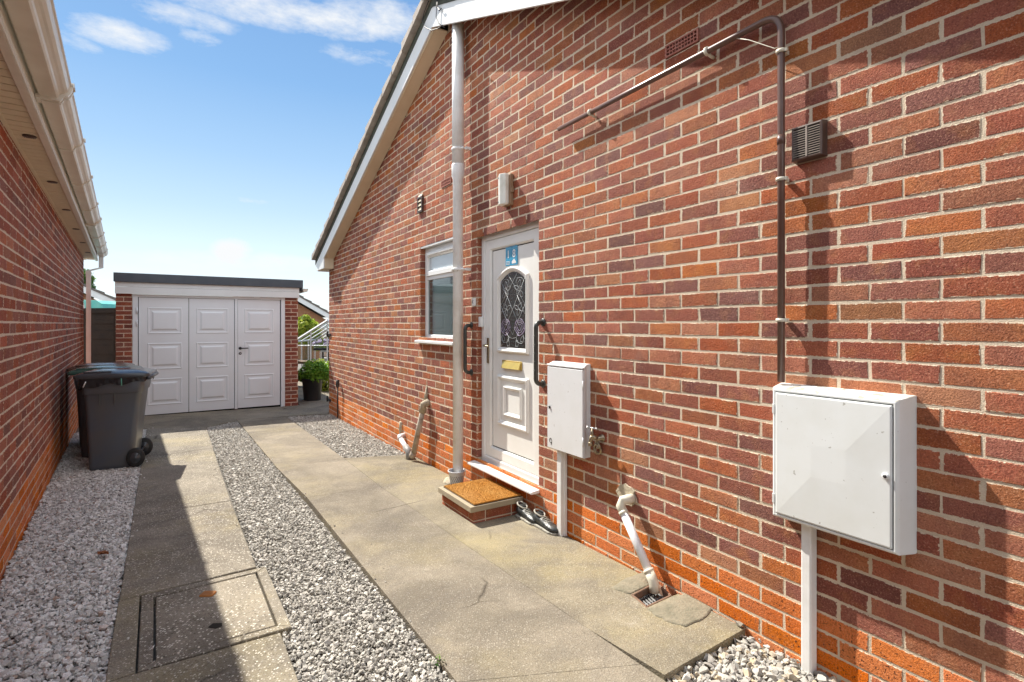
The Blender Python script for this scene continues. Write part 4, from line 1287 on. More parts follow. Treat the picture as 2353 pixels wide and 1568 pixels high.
def shrink(pts, g):
    """inset a convex polygon by g"""
    n = len(pts); c = sum((Vector(p) for p in pts), Vector((0, 0))) / n; out = []
    for i in range(n):
        a, b, d = Vector(pts[i - 1]), Vector(pts[i]), Vector(pts[(i + 1) % n])
        e1 = (b - a).normalized(); e2 = (d - b).normalized()
        n1 = Vector((-e1.y, e1.x)); n2 = Vector((-e2.y, e2.x))
        if n1.dot(c - b) < 0: n1 = -n1
        if n2.dot(c - b) < 0: n2 = -n2
        k = 1 + n1.dot(n2)
        out.append(b + (n1 + n2) * (g / max(k, .3)))
    return out


mb = MB(); far = 400
ys = [-40, -6, 0, 11, far]
vs = []
for y in ys: vs += [(-far, y, gz(y) - .055), (far, y, gz(y) - .055)]
mb.add(vs, [(2 * i, 2 * i + 1, 2 * i + 3, 2 * i + 2) for i in range(len(ys) - 1)])
M_EARTH = simple('gravel_subbase', (0.17, 0.155, 0.135), 1.0, dirt=(0.09, 0.08, 0.07), dscale=40, damt=0.8, bump=0.6, bscale=120)
M_LAWN = simple('lawn_green', (0.06, 0.11, 0.03), 1.0, dirt=(0.1, 0.13, 0.05), dscale=20, damt=0.6, bump=0.6)
solo('ground', mb, M_EARTH, None, None, kind='structure')

# left strip, cut into bays by joints
l_top, l_bot = P2(337, 985), P2(240, 1568)
ldir = (l_bot - l_top).normalized()
r_top, r_mid, r_bot = P2(474, 982), P2(583, 1303), P2(691, 1568)
def on(a, b, t): return a + (b - a) * t
near = lambda p, k: p + ldir * k
J = [((335, 1010), (478, 1000)), ((318, 1184), (527, 1151))]
def lx(pa, pb, x, y):      # point of the line pa-pb nearest to pixel's ground point
    q = P2(x, y); d = (pb - pa).normalized(); return pa + d * (q - pa).dot(d)
jl1, jr1 = lx(l_top, l_bot, 318, 1184), lx(r_top, r_mid, 527, 1151)
jl2, jr2 = lx(l_top, l_bot, 300, 1240), lx(r_top, r_mid, 540, 1180)
jl0, jr0 = lx(l_top, l_bot, 330, 1052), lx(r_top, r_mid, 486, 1030)
mtl, mtr = P2(292, 1380), P2(585, 1301)
mb = MB()
# manhole numbers (zoomed picture)
def MZ(x, y): return P2((480 + x / 3.273) * .61276, (2080 + y / 3.273) * .61276)
oTL, oTR, oBR, oBL = MZ(150, 500), MZ(1700, 138), MZ(2030, 885), MZ(95, 1450)
iTL, iTR, iBR, iBL = MZ(312, 520), MZ(1585, 212), MZ(1845, 868), MZ(308, 1305)
lA = lx(l_top, l_bot, 270, 1375); lB = lx(l_top, l_bot, 245, 1568)
eTL = MZ(60, 535)
g = .004
slab(mb, shrink([l_top, r_top, jr0, jl0], .0015))
slab(mb, shrink([jl0, jr0, jr1, jl1], .0048))
pA = lx(l_top, l_bot, *[(480 + 60 / 3.273) * .61276, (2080 + 535 / 3.273) * .61276])
slab(mb, shrink([jl1, jr1, MZ(1590, 150), oTL, pA], .0055))
# left margin beside the manhole
slab(mb, shrink([pA, oTL, oBL, lx(l_top, l_bot, *[(480 + 60 / 3.273) * .61276, (2080 + 1470 / 3.273) * .61276])], .0022))
pB = lx(l_top, l_bot, *[(480 + 60 / 3.273) * .61276, (2080 + 1470 / 3.273) * .61276])
slab(mb, shrink([pB, oBL, MZ(1885, 945), r_bot, near(r_bot, 1.6), near(l_bot, 1.6)], .0055))
solo('concrete_track', mb, M_CONC1, None, None, kind='structure', bevel=.003)
mh = thing('manhole_cover', 'square concrete inspection cover set in the left-hand concrete track, half in shade', 'manhole cover', W, (*((iTL + iBR) / 2), gz(2.6) - .0))
BASE[mh.name] = Vector((*((iTL + iBR) / 2), gz(2.6)))
mb = MB()
slab(mb, shrink([iTL, iTR, iBR, iBL], .010), 0, -.002)
part('cover', mb, M_CONCC, mh, bevel=.004)
mb = MB(); O = shrink([oTL, oTR, oBR, oBL], .006)
I = [iTL, iTR, iBR, iBL]
for k in range(4):
    slab(mb, [O[k], O[(k + 1) % 4], I[(k + 1) % 4], I[k]])
part('surround', mb, M_CONC1, mh, bevel=.003)
c = MZ(985, 485); mb = MB()
mb.prism([(c.x + dx, c.y + dy) for dx, dy in ((-.036, -.022), (-.030, -.030), (.030, -.027), (.036, -.02), (.034, .020), (.026, .028), (-.03, .026), (-.036, .018))], gz(c.y) - .004, gz(c.y) + .006, 'z'); part('keyhole_plug', mb, M_ORANGE, mh, bevel=.004)
c = MZ(1075, 875); mb = MB()
mb.prism([(c.x + dx, c.y + dy) for dx, dy in ((-.028, -.012), (.014, -.022), (.03, .0), (.018, .022), (-.024, .020))], gz(c.y) - .006, gz(c.y) + .0012, 'z'); part('keyhole', mb, M_CRACK, mh)

# wide track on the right
w_top, w_bot = P2(545, 966), P2(1050, 1568)
wdir = (w_bot - w_top).normalized()
RB = lambda a, o=.012: Vector(R.w(a, -o, 0)[:2])
s0 = P2(1331.6, 1430.7); s1 = P2(1472, 1526.7); sd = (s1 - s0).normalized()
sq_ = lambda x, y: s0 + sd * (P2(x, y) - s0).dot(sd)
gr_tl, gr_tr, gr_bl = P2(660, 957), P2(757, 951), P2(790, 1053)
gr_br = RB(R.at(945, 1030)[0])
mb = MB()
jA, jB = P2(705, 1143), P2(878, 1118)
wl = lambda x, y: w_top + wdir * (P2(x, y) - w_top).dot(wdir)
sA = sq_(880, 1118); sFar = s0 + sd * ((gr_bl - s0).dot(sd))
b0 = [w_top, P2(658, 958), gr_bl, wl(640, 1075)]
slab(mb, shrink(b0, .0012))
slab(mb, shrink([wl(640, 1075), gr_bl, sA, jA], .0012))
slab(mb, shrink([jA, sA, s1, w_bot], .0009))
slab(mb, shrink([w_bot, s1, s1 + sd * 1.6, w_bot + wdir * 1.6], .0003))
solo('concrete_track', mb, M_CONC2, None, None, kind='structure', bevel=.001)
# strip against the wall (with a hole for the gully)
gy = [P2(1446, 1366), P2(1503, 1340), P2(1541, 1368), P2(1484, 1396)]
gy = [P2(1449, 1368), P2(1508, 1338), P2(1545, 1370), P2(1486, 1397)]
e_out, e_in = P2(1527, 1551), RB(R.at(1716, 1450)[0])
def wallfoot(p):
    q = R.loc((p.x, p.y, 0)); return RB(q.x)
mb = MB()
k0 = P2(1400, 1340)
ga_, gb_ = sq_(1446, 1366), sq_(1486, 1397)
slab(mb, shrink([gr_bl, gr_br, wallfoot(gy[1]), sq_(1400, 1330), sA], .0005))
slab(mb, shrink([sq_(1400, 1330), wallfoot(gy[1]), gy[1], gy[0], ga_], .0006))
slab(mb, [ga_, gy[0], gy[3], gb_])
slab(mb, [gb_, gy[3], gy[2], wallfoot(gy[2]), e_in, e_out])
solo('wall_side_paving', mb, M_CONC3, None, None, kind='structure', bevel=.001)
M_HAUNCH = simple('weathered_cement', (0.24, 0.21, 0.15), 0.95, dirt=(0.13, 0.125, 0.085), dscale=14, damt=0.8, bump=0.7, bscale=70)
# gully
gul = thing('drain_gully', 'square gully with black plastic grating below the slanting white waste pipe', 'drain', W, (*gy[3], gz(gy[3].y)))
BASE[gul.name] = Vector((*gy[3], gz(gy[3].y)))
mb = MB(); O = gy; I = shrink(gy, .014); zt_ = gz(gy[0].y)
for k in range(4):
    a_, b__, c_, d_ = O[k], O[(k + 1) % 4], I[(k + 1) % 4], I[k]
    mb.hexa([(*a_, zt_ + .004), (*b__, zt_ + .004), (*c_, zt_ + .004), (*d_, zt_ + .004)], [(*a_, zt_ - .09), (*b__, zt_ - .09), (*c_, zt_ - .09), (*d_, zt_ - .09)])
part('rim', mb, simple('clay_rim', (0.20, 0.115, 0.075), 0.9, dirt=(0.12, 0.09, 0.065), dscale=30, damt=0.8), gul, bevel=.003)
rr = random.Random(12)
for pts_ in ([(1402, 1352), (1440, 1330), (1478, 1316), (1502, 1330), (1512, 1336), (1449, 1366)], [(1488, 1399), (1547, 1372), (1575, 1366), (1606, 1374), (1640, 1398), (1626, 1420), (1578, 1441), (1530, 1428), (1500, 1412)]):
    P_ = [P2(*q) for q in pts_]; Q_ = []
    for k in range(len(P_)):
        for t_ in (0, .33, .66):
            q = P_[k].lerp(P_[(k + 1) % len(P_)], t_); Q_.append((q.x + rr.uniform(-.006, .006), q.y + rr.uniform(-.006, .006)))
    c_ = sum((Vector(q) for q in Q_), Vector((0, 0))) / len(Q_)
    mb = MB(); zf = lambda q, h: (q[0], q[1], gz(q[1]) + h)
    mb.loft([[zf(q, -.004) for q in Q_], [zf(q, .002) for q in Q_], [zf(c_ + (Vector(q) - c_) * .90, .006 + rr.uniform(-.0015, .0015)) for q in Q_], [zf(c_ + (Vector(q) - c_) * .4, .008) for q in Q_]], 0, False, True, True)
    part('cement_haunch', mb, M_HAUNCH, gul)
mb = MB(); zg = zt_ - .035
for k in range(9):
    t = (k + .5) / 9; a_ = on(I[0], I[1], t); b__ = on(I[3], I[2], t)
    mb.tube([(*a_, zg), (*b__, zg)], .0055, 6)
for t in (.02, .5, .98):
    a_ = on(I[0], I[3], t); b__ = on(I[1], I[2], t); mb.tube([(*a_, zg - .002), (*b__, zg - .002)], .006, 6)
part('grating', mb, simple('grating_plastic', (0.20, 0.20, 0.195), 0.5, dirt=(0.05, 0.05, 0.05), dscale=40, damt=0.8), gul)
mb = MB(); mb.hexa([(*p, zt_ - .085) for p in I], [(*p, zt_ - .09) for p in I]); part('sump', mb, M_BLACK, gul)

# apron before the garage and side path
a0 = G.w(g_x0 - .6, 0.02, 0); a1 = G.w(g_x1 + .05, 0.02, 0)
mb = MB()
L0 = l_top - ldir * .0; 
slab(mb, shrink([Vector(a0[:2]), Vector(a1[:2]), P2(757, 949), gr_tr, gr_tl, w_top, P2(472, 972), P2(470, 980), l_top - (r_top - l_top) * .02], .001) if False else
     [Vector(a0[:2]), Vector(a1[:2]), gr_tl + (gr_tr - gr_tl) * .0, w_top, r_top, l_top, l_top + (l_top - r_top).normalized() * .03])
wc = R.w(XF, 0, 0); wc2 = Vector(wc[:2])
pf = Vector(a1[:2])
bk = Vector((.30, .95)).normalized()
slab(mb, [pf, pf + Vector((-math.sin(ga), math.cos(ga))) * 6, wc2 + Vector((1.2, 5.0)), wc2 + Vector((-.02, -.02)), gr_tr, gr_tl])
solo('garage_apron', mb, M_CONC2, None, None, kind='structure', bevel=.003)

def leaves(name, mat, blobs, n, size, parent=None, seed=1, up=.3):
    rg = np.random.default_rng(seed); V = []; F = []; C = []
    for (c, r) in blobs:
        m = int(n * (r[0] * r[1] * r[2]) ** (1 / 3) / .3)
        for _ in range(m):
            d = rg.normal(0, 1, 3); d /= np.linalg.norm(d); rad = rg.uniform(.35, 1.0) ** .5
            p = np.array(c) + d * np.array(r) * rad * rg.uniform(.85, 1.1)
            nrm = d * .6 + rg.normal(0, .6, 3) + np.array([0, 0, up]); nrm /= np.linalg.norm(nrm)
            a = np.cross(nrm, rg.normal(0, 1, 3)); a /= np.linalg.norm(a); b = np.cross(nrm, a); s = size * rg.uniform(.55, 1.3)
            k = len(V)
            V += [tuple(p - a * s), tuple(p + b * s * .45 + nrm * s * .12), tuple(p + a * s), tuple(p - b * s * .45 + nrm * s * .12)]
            F.append((k, k + 1, k + 2, k + 3)); C.append((rg.uniform(), rg.uniform(), rg.uniform(), 1))
    me = bpy.data.meshes.new(name)
    b = BASE[parent.name] if parent else Vector((0, 0, 0))
    me.from_pydata([tuple(Vector(v) - b) for v in V], [], F); me.materials.append(mat)
    o = bpy.data.objects.new(name, me); COL.objects.link(o)
    if parent: o.parent = parent
    set_face_attr(o, C); return o


# ---- gravel
def templates(n, seed, flat=.6):
    out = []; rn = random.Random(seed)
    for _ in range(n):
        bm = bmesh.new(); ax = (1.0, rn.uniform(.62, .95), rn.uniform(flat - .12, flat + .15))
        for k in range(13):
            v = Vector((rn.gauss(0, 1), rn.gauss(0, 1), rn.gauss(0, 1))).normalized() * rn.uniform(.75, 1.05)
            bm.verts.new((v.x * ax[0], v.y * ax[1], v.z * ax[2]))
        bmesh.ops.convex_hull(bm, input=bm.verts)
        loose = [v for v in bm.verts if not v.link_faces]; bmesh.ops.delete(bm, geom=loose, context='VERTS')
        bmesh.ops.triangulate(bm, faces=bm.faces)
        bm.verts.index_update()
        out.append((np.array([v.co[:] for v in bm.verts]), np.array([[v.index for v in f.verts] for f in bm.faces])))
        bm.free()
    return out


TP = templates(14, 5)


def inside(poly, P):
    x, y = P[:, 0], P[:, 1]; n = len(poly); r = np.zeros(len(P), bool)
    for i in range(n):
        x1, y1 = poly[i][0], poly[i][1]; x2, y2 = poly[(i + 1) % n][0], poly[(i + 1) % n][1]
        c = ((y1 > y) != (y2 > y)) & (x < (x2 - x1) * (y - y1) / (y2 - y1 + 1e-12) + x1); r ^= c
    return r


def scatter(name, poly, mat, size, spread, pitch, seed, layers=2, lift=0.0, excl=(), stray=()):
    rg = np.random.default_rng(seed); A = np.array([[p[0], p[1]] for p in poly]); lo, hi = A.min(0), A.max(0)
    VV, FF, RR = [], [], []; nb = 0
    for ly in range(layers + (1 if stray else 0)):
        gx, gy_ = np.meshgrid(np.arange(lo[0], hi[0], pitch), np.arange(lo[1], hi[1], pitch))
        P = np.stack([gx.ravel(), gy_.ravel()], 1) + rg.uniform(-.6, .6, (gx.size, 2)) * pitch
        P = P[inside(A, P)]
        for e in excl: P = P[~inside(np.array([[p[0], p[1]] for p in e]), P)]
        if ly == layers:                         # a few kicked out on to the slabs
            Q = []
            for (ea, eb, cnt, sgn) in stray:
                ea, eb = Vector(ea), Vector(eb); d_ = (eb - ea); nn_ = Vector((-d_.y, d_.x)).normalized() * sgn
                for _ in range(cnt): q = ea + d_ * rg.uniform() + nn_ * (rg.exponential(.05) + .004); Q.append((q.x, q.y))
            P = np.array(Q)
        n = len(P); idx = rg.integers(0, len(TP), n)
        sz = size * np.exp(rg.normal(0, spread, n)); sz = np.clip(sz, size * .45, size * 2.1)
        if ly == layers: sz = sz * .6
        zz = np.array([gz(y) for y in P[:, 1]]) + sz * .35 if ly == layers else np.array([gz(y) for y in P[:, 1]]) - .030 + ly * .012 + rg.uniform(-.006, .010, n) + lift
        for k, (tv, tf) in enumerate(TP):
            sel = np.where(idx == k)[0]; m = len(sel)
            if not m: continue
            ya = rg.uniform(0, 2 * np.pi, m); t1 = rg.normal(0, .38, m); t2 = rg.normal(0, .38, m)
            cz, szn = np.cos(ya), np.sin(ya); c1, s1_ = np.cos(t1), np.sin(t1); c2, s2_ = np.cos(t2), np.sin(t2)
            Z = np.zeros((m, 3, 3)); Z[:, 0, 0] = cz; Z[:, 0, 1] = -szn; Z[:, 1, 0] = szn; Z[:, 1, 1] = cz; Z[:, 2, 2] = 1
            X = np.zeros((m, 3, 3)); X[:, 0, 0] = 1; X[:, 1, 1] = c1; X[:, 1, 2] = -s1_; X[:, 2, 1] = s1_; X[:, 2, 2] = c1
            Y = np.zeros((m, 3, 3)); Y[:, 1, 1] = 1; Y[:, 0, 0] = c2; Y[:, 0, 2] = s2_; Y[:, 2, 0] = -s2_; Y[:, 2, 2] = c2
            Rm = X @ Y @ Z
            V = np.einsum('mij,vj->mvi', Rm, tv) * sz[sel][:, None, None]
            V[:, :, 0] += P[sel, 0][:, None]; V[:, :, 1] += P[sel, 1][:, None]; V[:, :, 2] += zz[sel][:, None]
            VV.append(V.reshape(-1, 3)); nv = len(tv)
            F = tf[None] + (np.arange(m) * nv)[:, None, None] + nb
            FF.append(F.reshape(-1, 3)); nb += m * nv
            RR.append(np.repeat(rg.uniform(0, 1, (m, 3)), len(tf), 0))
    V = np.concatenate(VV); F = np.concatenate(FF); C = np.concatenate(RR)
    me = bpy.data.meshes.new(name); me.vertices.add(len(V)); me.vertices.foreach_set('co', V.astype(np.float32).ravel())
    me.loops.add(F.size); me.loops.foreach_set('vertex_index', F.astype(np.int32).ravel())
    me.polygons.add(len(F)); me.polygons.foreach_set('loop_start', np.arange(0, F.size, 3, dtype=np.int32)); me.polygons.foreach_set('loop_total', np.full(len(F), 3, np.int32))
    me.update(calc_edges=True); me.validate(); me.materials.append(mat)
    me.polygons.foreach_set('use_smooth', np.zeros(len(F), bool))
    o = bpy.data.objects.new(name, me); COL.objects.link(o)
    set_face_attr(o, np.concatenate([C, np.ones((len(C), 1))], 1))
    return o


LBw = lambda a: Vector(L.w(a, -.01, 0)[:2])
lf = [LBw(-1.2), LBw(9.0), LBw(9.0) + (l_top - LBw(9.0)) * .0, l_top + Vector((-.03, .05)), l_top, near(l_bot, 1.2)]
ltopL = LBw(L.loc((l_top.x, l_top.y, 0)).x + .25)
lpoly = [LBw(.6), ltopL, l_top, near(l_bot, .75)]
o = scatter('gravel', [Vector(p) for p in lpoly], M_STONE_L, .0142, .30, .0175, 31, stray=[(l_top, near(l_bot, .3), 26, 1 if True else -1)])
tag(o, 'bed of pale rounded gravel between the left house and the concrete track', 'gravel', kind='stuff')
cpoly = [r_top, w_top, w_bot + wdir * .5, near(r_bot, .5), r_bot, MZ(1885, 945), oBR, oTR, MZ(1600, 140)]
o = scatter('gravel', cpoly, M_STONE_C, .0105, .32, .0140, 32, stray=[(w_top, w_bot, 40, 1), (r_top, r_mid, 22, -1)])
tag(o, 'long strip of grey gravel between the two concrete tracks', 'gravel', kind='stuff')
o = scatter('gravel', [gr_tl, gr_tr, wallfoot(gr_tr), gr_br, gr_bl], M_STONE_C, .0115, .3, .0155, 33)
tag(o, 'patch of grey gravel at the far wall foot near the garage', 'gravel', kind='stuff')
o = scatter('gravel', [e_out, e_in, RB(R.at(2100, 1568)[0] + .8), s1 + sd * 1.0, s1], M_STONE_R, .0165, .36, .0215, 34, lift=-.012)
tag(o, 'bed of larger broken gravel at the near wall foot under the big meter box', 'gravel', kind='stuff')

# =================================================================== DOORSTEP, MAT, POT, SHOES
sTL = P2(1004, 1150)
stepA = R.loc(gr(1087.4, 1204))           # front right corner of base on the ground
gzs = gz(3.85)
sfx = stepA.x; sfy = stepA.y
slx = R.loc(gr(1012, 1170)).x
slab_top = None
step = thing('door_step', 'low brick doorstep topped by a concrete slab, under the coir mat', 'step', R, (sfx, sfy, gzs))
# height of slab found on the front right edge
d = ray(1084, 1166.6)
# intersect vertical line through (sfx+.02, sfy-.02)
pw_ = R.w(sfx + .015, sfy - .025, 0)
SZ = CAMH + d.z * (pw_.y / d.y)
xl = R.at(1004.5, 1119.6, -(sfy - .025))[0] if True else 0
# left corner: ray at slab height
t = (SZ - CAMH) / ray(1004.5, 1119.6).z; pl = R.loc(ray(1004.5, 1119.6) * t)
sxl = pl.x
mb = MB(); th = .042
mb.box(sxl, sfx + .015, sfy - .028, -.018, SZ - th, SZ)
part('slab', mb, M_SLAB, step, bevel=.004, seg=2)
# brick sides
bk = []
zc_ = gzs - .06
b1 = brickwork(0, 1, 0, 1, 0, 0, [], None)[:0]
fr_b = brickwork(sxl + .02, sfx - .004, gzs - .02, SZ - th - .002, SZ - th - .075 * 3 + .0, sxl + .05, [], None, seed=41)
v_ = []
mbs = MB()
o = brick_mesh('brick_base', [(z, a, b, z0, z1, fy, tw, .05, r, j) for (z, a, b, z0, z1, fy, tw, dd, r, j) in fr_b], M_BRICK, None)
bpy.data.objects.remove(o)
def base_bricks():
    vs = []; fs = []; rn = []
    rr = random.Random(4)
    def blk(x0, x1, y0, y1, z0, z1):
        n = len(vs); c = .004
        for (x, y, z) in [(x, y, z) for x in (x0, x1) for y in (y0, y1) for z in (z0, z1)]:
            vs.append((x + rr.uniform(-.0015, .0015), y + rr.uniform(-.0015, .0015), z))
        f = [(0, 1, 3, 2), (4, 6, 7, 5), (0, 4, 5, 1), (2, 3, 7, 6), (0, 2, 6, 4), (1, 5, 7, 3)]
        for q in f: fs.append(tuple(n + i for i in q))
        c3 = (rr.uniform(.25, .7), rr.random(), rr.random(), 1)
        rn.extend([c3] * 6)
    zt_ = SZ - th - .001
    zz = zt_
    row = 0
    while zz > gzs - .05:
        z0 = zz - .065
        x = sxl + .02 - (.1125 if row % 2 else 0)
        while x < sfx - .002:
            a, b = max(x, sxl + .02), min(x + .215, sfx - .002)
            if b - a > .03: blk(a, b, sfy, sfy + .1, z0, zz)
            x += .225
        y = sfy + .112 if row % 2 == 0 else sfy + .112
        y = sfy + .11
        while y < -.03:
            blk(sfx - .105, sfx - .002, y, min(y + .215, -.012), z0, zz); blk(sxl + .02, sxl + .12, y, min(y + .215, -.012), z0, zz); y += .225
        zz -= .075; row += 1
    return vs, fs, rn
vs, fs, rn = base_bricks()
me = bpy.data.meshes.new('brick_base'); me.from_pydata([(v[0] - sfx, v[1] - sfy, v[2] - gzs) for v in vs], [], fs); me.materials.append(M_BRICK)
o = bpy.data.objects.new('brick_base', me); COL.objects.link(o); o.parent = step; set_face_attr(o, rn); me.attributes.new('edge', 'FLOAT', 'POINT').data.foreach_set('value', np.ones(len(vs), dtype=np.float32)); BASE[o.name] = Vector((sfx, sfy, gzs)); bev(o, .003)
mb = MB(); mb.box(sxl + .026, sfx - .008, sfy + .006, -.012, gzs - .08, SZ - th - .002)
part('mortar', mb, M_MORTAR, o)
# coir mat
def onz(x, y, z):
    r = ray(x, y); t = (z - CAMH) / r.z; return R.loc((r.x * t, r.y * t, 0))
mc = [onz(x, y, SZ + .014) for x, y in ((1021, 1118.5), (1115.5, 1097), (1195, 1134), (1096.5, 1160.5))]
mx_0 = (mc[0].x + mc[1].x) / 2; mx_1 = (mc[2].x + mc[3].x) / 2; my0 = (mc[0].y + mc[3].y) / 2; my1 = min((mc[1].y + mc[2].y) / 2, -.02)
t = NT('coir'); a = t.noise(5, 4); c_ = t.mix(t.ramp(a, [(.38, 0.0), (.68, 1.0)]), (0.52, 0.27, 0.075), (0.44, 0.185, 0.032))
c_ = t.mix(t.ramp(t.noise(300, 3, .7), [(.35, .6), (.55, 0.0)]), c_, (0.14, 0.05, 0.01)); c_ = t.mix(t.ramp(t.noise(2.2, 3), [(.5, 0.0), (.75, .6)]), c_, (0.55, 0.33, 0.13))
t.set(c_, 1.0, spec=0.1); t.bump(t.noise(400, 3, .7), .8, .006); M_COIR = t.mat
mb = MB(); mb.box(mx_0, mx_1, my0, my1, SZ + .003, SZ + .014)
rr = random.Random(8)
for k in range(9000):
    x, y = rr.uniform(mx_0 - .002, mx_1 + .002), rr.uniform(my0 - .002, my1); h = rr.uniform(.003, .008); a = rr.uniform(0, 6.28); wq = .0012
    lx_, ly_ = rr.uniform(-.005, .005), rr.uniform(-.005, .005)
    mb.add([(x - wq * math.cos(a), y - wq * math.sin(a), SZ + .013), (x + wq * math.cos(a), y + wq * math.sin(a), SZ + .013), (x + lx_, y + ly_, SZ + .014 + h)], [(0, 1, 2)])
mb.box(mx_0 - .004, mx_1 + .004, my0 - .004, my1 + .004, SZ + .0005, SZ + .004, 1)
solo('door_mat', mb, [M_COIR, M_RUBBER], 'ginger coir doormat lying on the doorstep slab', 'doormat', R, ((mx_0 + mx_1) / 2, (my0 + my1) / 2, SZ))

# patterned pot under the soil pipe
pq = R.loc(gr(1058, 1110)); pzb = gz(gr(1058, 1110).y)
pr_ = .062
pcx, pcy = xp + .012, -.105
t = NT('patterned_pot'); s_ = t.n('ShaderNodeSeparateXYZ'); t.l(t.obj(), s_.inputs[0])
ang = t.math('MULTIPLY', t.math('ARCTAN2', s_.outputs[1], s_.outputs[0]), 10 / (2 * math.pi) * 2)
vz = t.math('MULTIPLY', s_.outputs[2], 28.0)
d1 = t.math('ABSOLUTE', t.math('SUBTRACT', t.math('FRACT', t.math('ADD', ang, vz)), .5))
d2 = t.math('ABSOLUTE', t.math('SUBTRACT', t.math('FRACT', t.math('SUBTRACT', ang, vz)), .5))
ln = t.math('MAXIMUM', t.math('GREATER_THAN', d1, .42), t.math('GREATER_THAN', d2, .42))
dot = t.math('MULTIPLY', t.math('LESS_THAN', d1, .09), t.math('LESS_THAN', d2, .09))
pt = t.math('MULTIPLY', t.math('MAXIMUM', ln, dot), t.math('LESS_THAN', s_.outputs[2], .095))
t.set(t.mix(pt, (0.62, 0.63, 0.66), (0.05, 0.05, 0.06)), .3); M_POTP = t.mat
mb = MB(); ph_ = .135
mb.lathe([(.055, 0), (.060, .02), (.072, ph_ - .015), (.079, ph_ - .01), (.080, ph_), (.074, ph_), (.070, ph_ - .02), (.056, .03), (.001, .03)], (pcx, pcy, gz(4.9) + .002), 28)
solo('patterned_pot', mb, M_POTP, 'small white pot with a dark diamond pattern under the soil pipe', 'pot', R, (pcx, pcy, gz(4.9)))
# cement haunch beside pot
mb = MB(); mb.sphere((xp - .09, -.11, gz(5) + .0), .08, 0, 12, (1.2, .9, .55))
for i, v in enumerate(mb.v): mb.v[i] = (v[0] + random.uniform(-.01, .01), v[1] + random.uniform(-.01, .01), v[2] + random.uniform(-.01, .01))
solo('cement_lump', mb, M_MORTARLUMP, 'rough pale cement lump on the paving at the foot of the soil pipe', 'cement', R, (xp - .09, -.11, gz(5)))

# shoes
def shoe(px, py, lab):
    q = R.loc(gr(px, py)); zz = gz(gr(px, py).y)
    s = thing('shoe', lab, 'shoe', R, (q.x, q.y, zz), 'black shoes by the doorstep')
    # local: x heel(-) -> toe(+)
    secs = [(-.125, .020, .050, .0), (-.115, .034, .070, .0), (-.08, .038, .074, 0), (-.04, .037, .070, 0), (.0, .038, .060, 0), (.05, .043, .048, 0), (.09, .043, .040, 0), (.12, .033, .034, 0), (.138, .014, .024, 0)]
    mb = MB(); rings = []
    for x, w, h, _ in secs:
        ring = []
        for k in range(14):
            a = 2 * math.pi * k / 14
            yy = w * math.cos(a); zc = h * .5 * (1 + math.sin(a))
            ring.append((q.x + x, q.y + yy * (1 - .22 * max(0, math.sin(a))), zz + .016 + zc))
        rings.append(ring)
    mb.loft(rings, 0, True, True, True)
    part('upper', mb, M_SHOE, s)
    mb = MB()
    pr = [(x, w * 1.08) for x, w, h, _ in secs]
    poly = [(q.x + x, q.y + w) for x, w in pr] + [(q.x + x, q.y - w) for x, w in reversed(pr)]
    mb.prism(poly, zz + .001, zz + .017, 'z'); part('sole', mb, M_SHOEW, s, bevel=.003)
    mb = MB(); pts = [(q.x - .075 + .048 * math.cos(t), q.y + .031 * math.sin(t), zz + .094 + (.006 if math.cos(t) < -.5 else 0) - .014 * max(0, math.cos(t))) for t in [2 * math.pi * k / 18 for k in range(19)]]
    mb.tube(pts, .006, 8); part('collar', mb, M_SHOEW, s)
    mb = MB(); mb.lathe([(.044, 0), (.044, .002)], (0, 0, 0), 18)
    for i, v in enumerate(mb.v): mb.v[i] = (q.x - .075 + v[0], q.y + v[1] * .64, zz + .0885 + v[2] - .10 * max(0, v[0]) * 1.2)
    part('opening', mb, M_BLACK, s)
    mb = MB()
    for k in range(4):
        x = q.x - .012 + k * .017; mb.tube([(x, q.y - .028, zz + .074 - k * .005), (x + .004, q.y, zz + .084 - k * .006), (x, q.y + .028, zz + .074 - k * .005)], .003, 6)
    part('laces', mb, M_SHOEW, s)
shoe(1213, 1196, 'worn black shoe nearer the doorstep, behind the other shoe of the pair')
shoe(1254, 1216, 'worn black shoe nearer the boxed white duct, toe pointing to the camera')

# loose stone and leaf
c = gr(1702, 1440); mb = MB(); tv, tf = TP[3]; mb.add([(c.x + v[0] * .030, c.y + v[1] * .030, c.z + .014 + v[2] * .024) for v in tv], [tuple(f) for f in tf])
solo('loose_stone', mb, simple('grey_stone', (0.24, 0.22, 0.18), 0.9, bump=.4), 'single grey stone on the corner of the paving by the orange plinth', 'stone', W, tuple(c))
c = gr(237, 1278); mb = MB()
rr = random.Random(2)
for k in range(5):
    a = rr.uniform(0, 6.28); mb.add([(c.x + rr.uniform(-.02, .02) + .028 * math.cos(a + u) * r, c.y + rr.uniform(-.004, .004) + .022 * math.sin(a + u) * r, c.z + .012 + rr.uniform(0, .018)) for u, r in ((0, 1), (1.3, .6), (2.4, 1), (3.8, .6), (5, .9))], [(0, 1, 2, 3, 4)])
solo('dry_leaf', mb, M_LEAFDRY, 'curled brown dead leaf on the pale gravel at the left', 'leaf', W, tuple(c))

for wi, (px_, py_, lab) in enumerate(((1006, 1522, 'tiny green weed in the gravel edge at the bottom of the picture'), (196, 1048, 'tiny weed tuft at the foot of the left wall behind the bins'))):
    c = gr(px_, py_); w_ = thing('weed', lab, 'weed', W, tuple(c))
    leaves('leaf_tuft', M_LEAF3, [((c.x, c.y, c.z + .012), (.035, .03, .018))], 220, .010, w_, 90 + wi, .8)

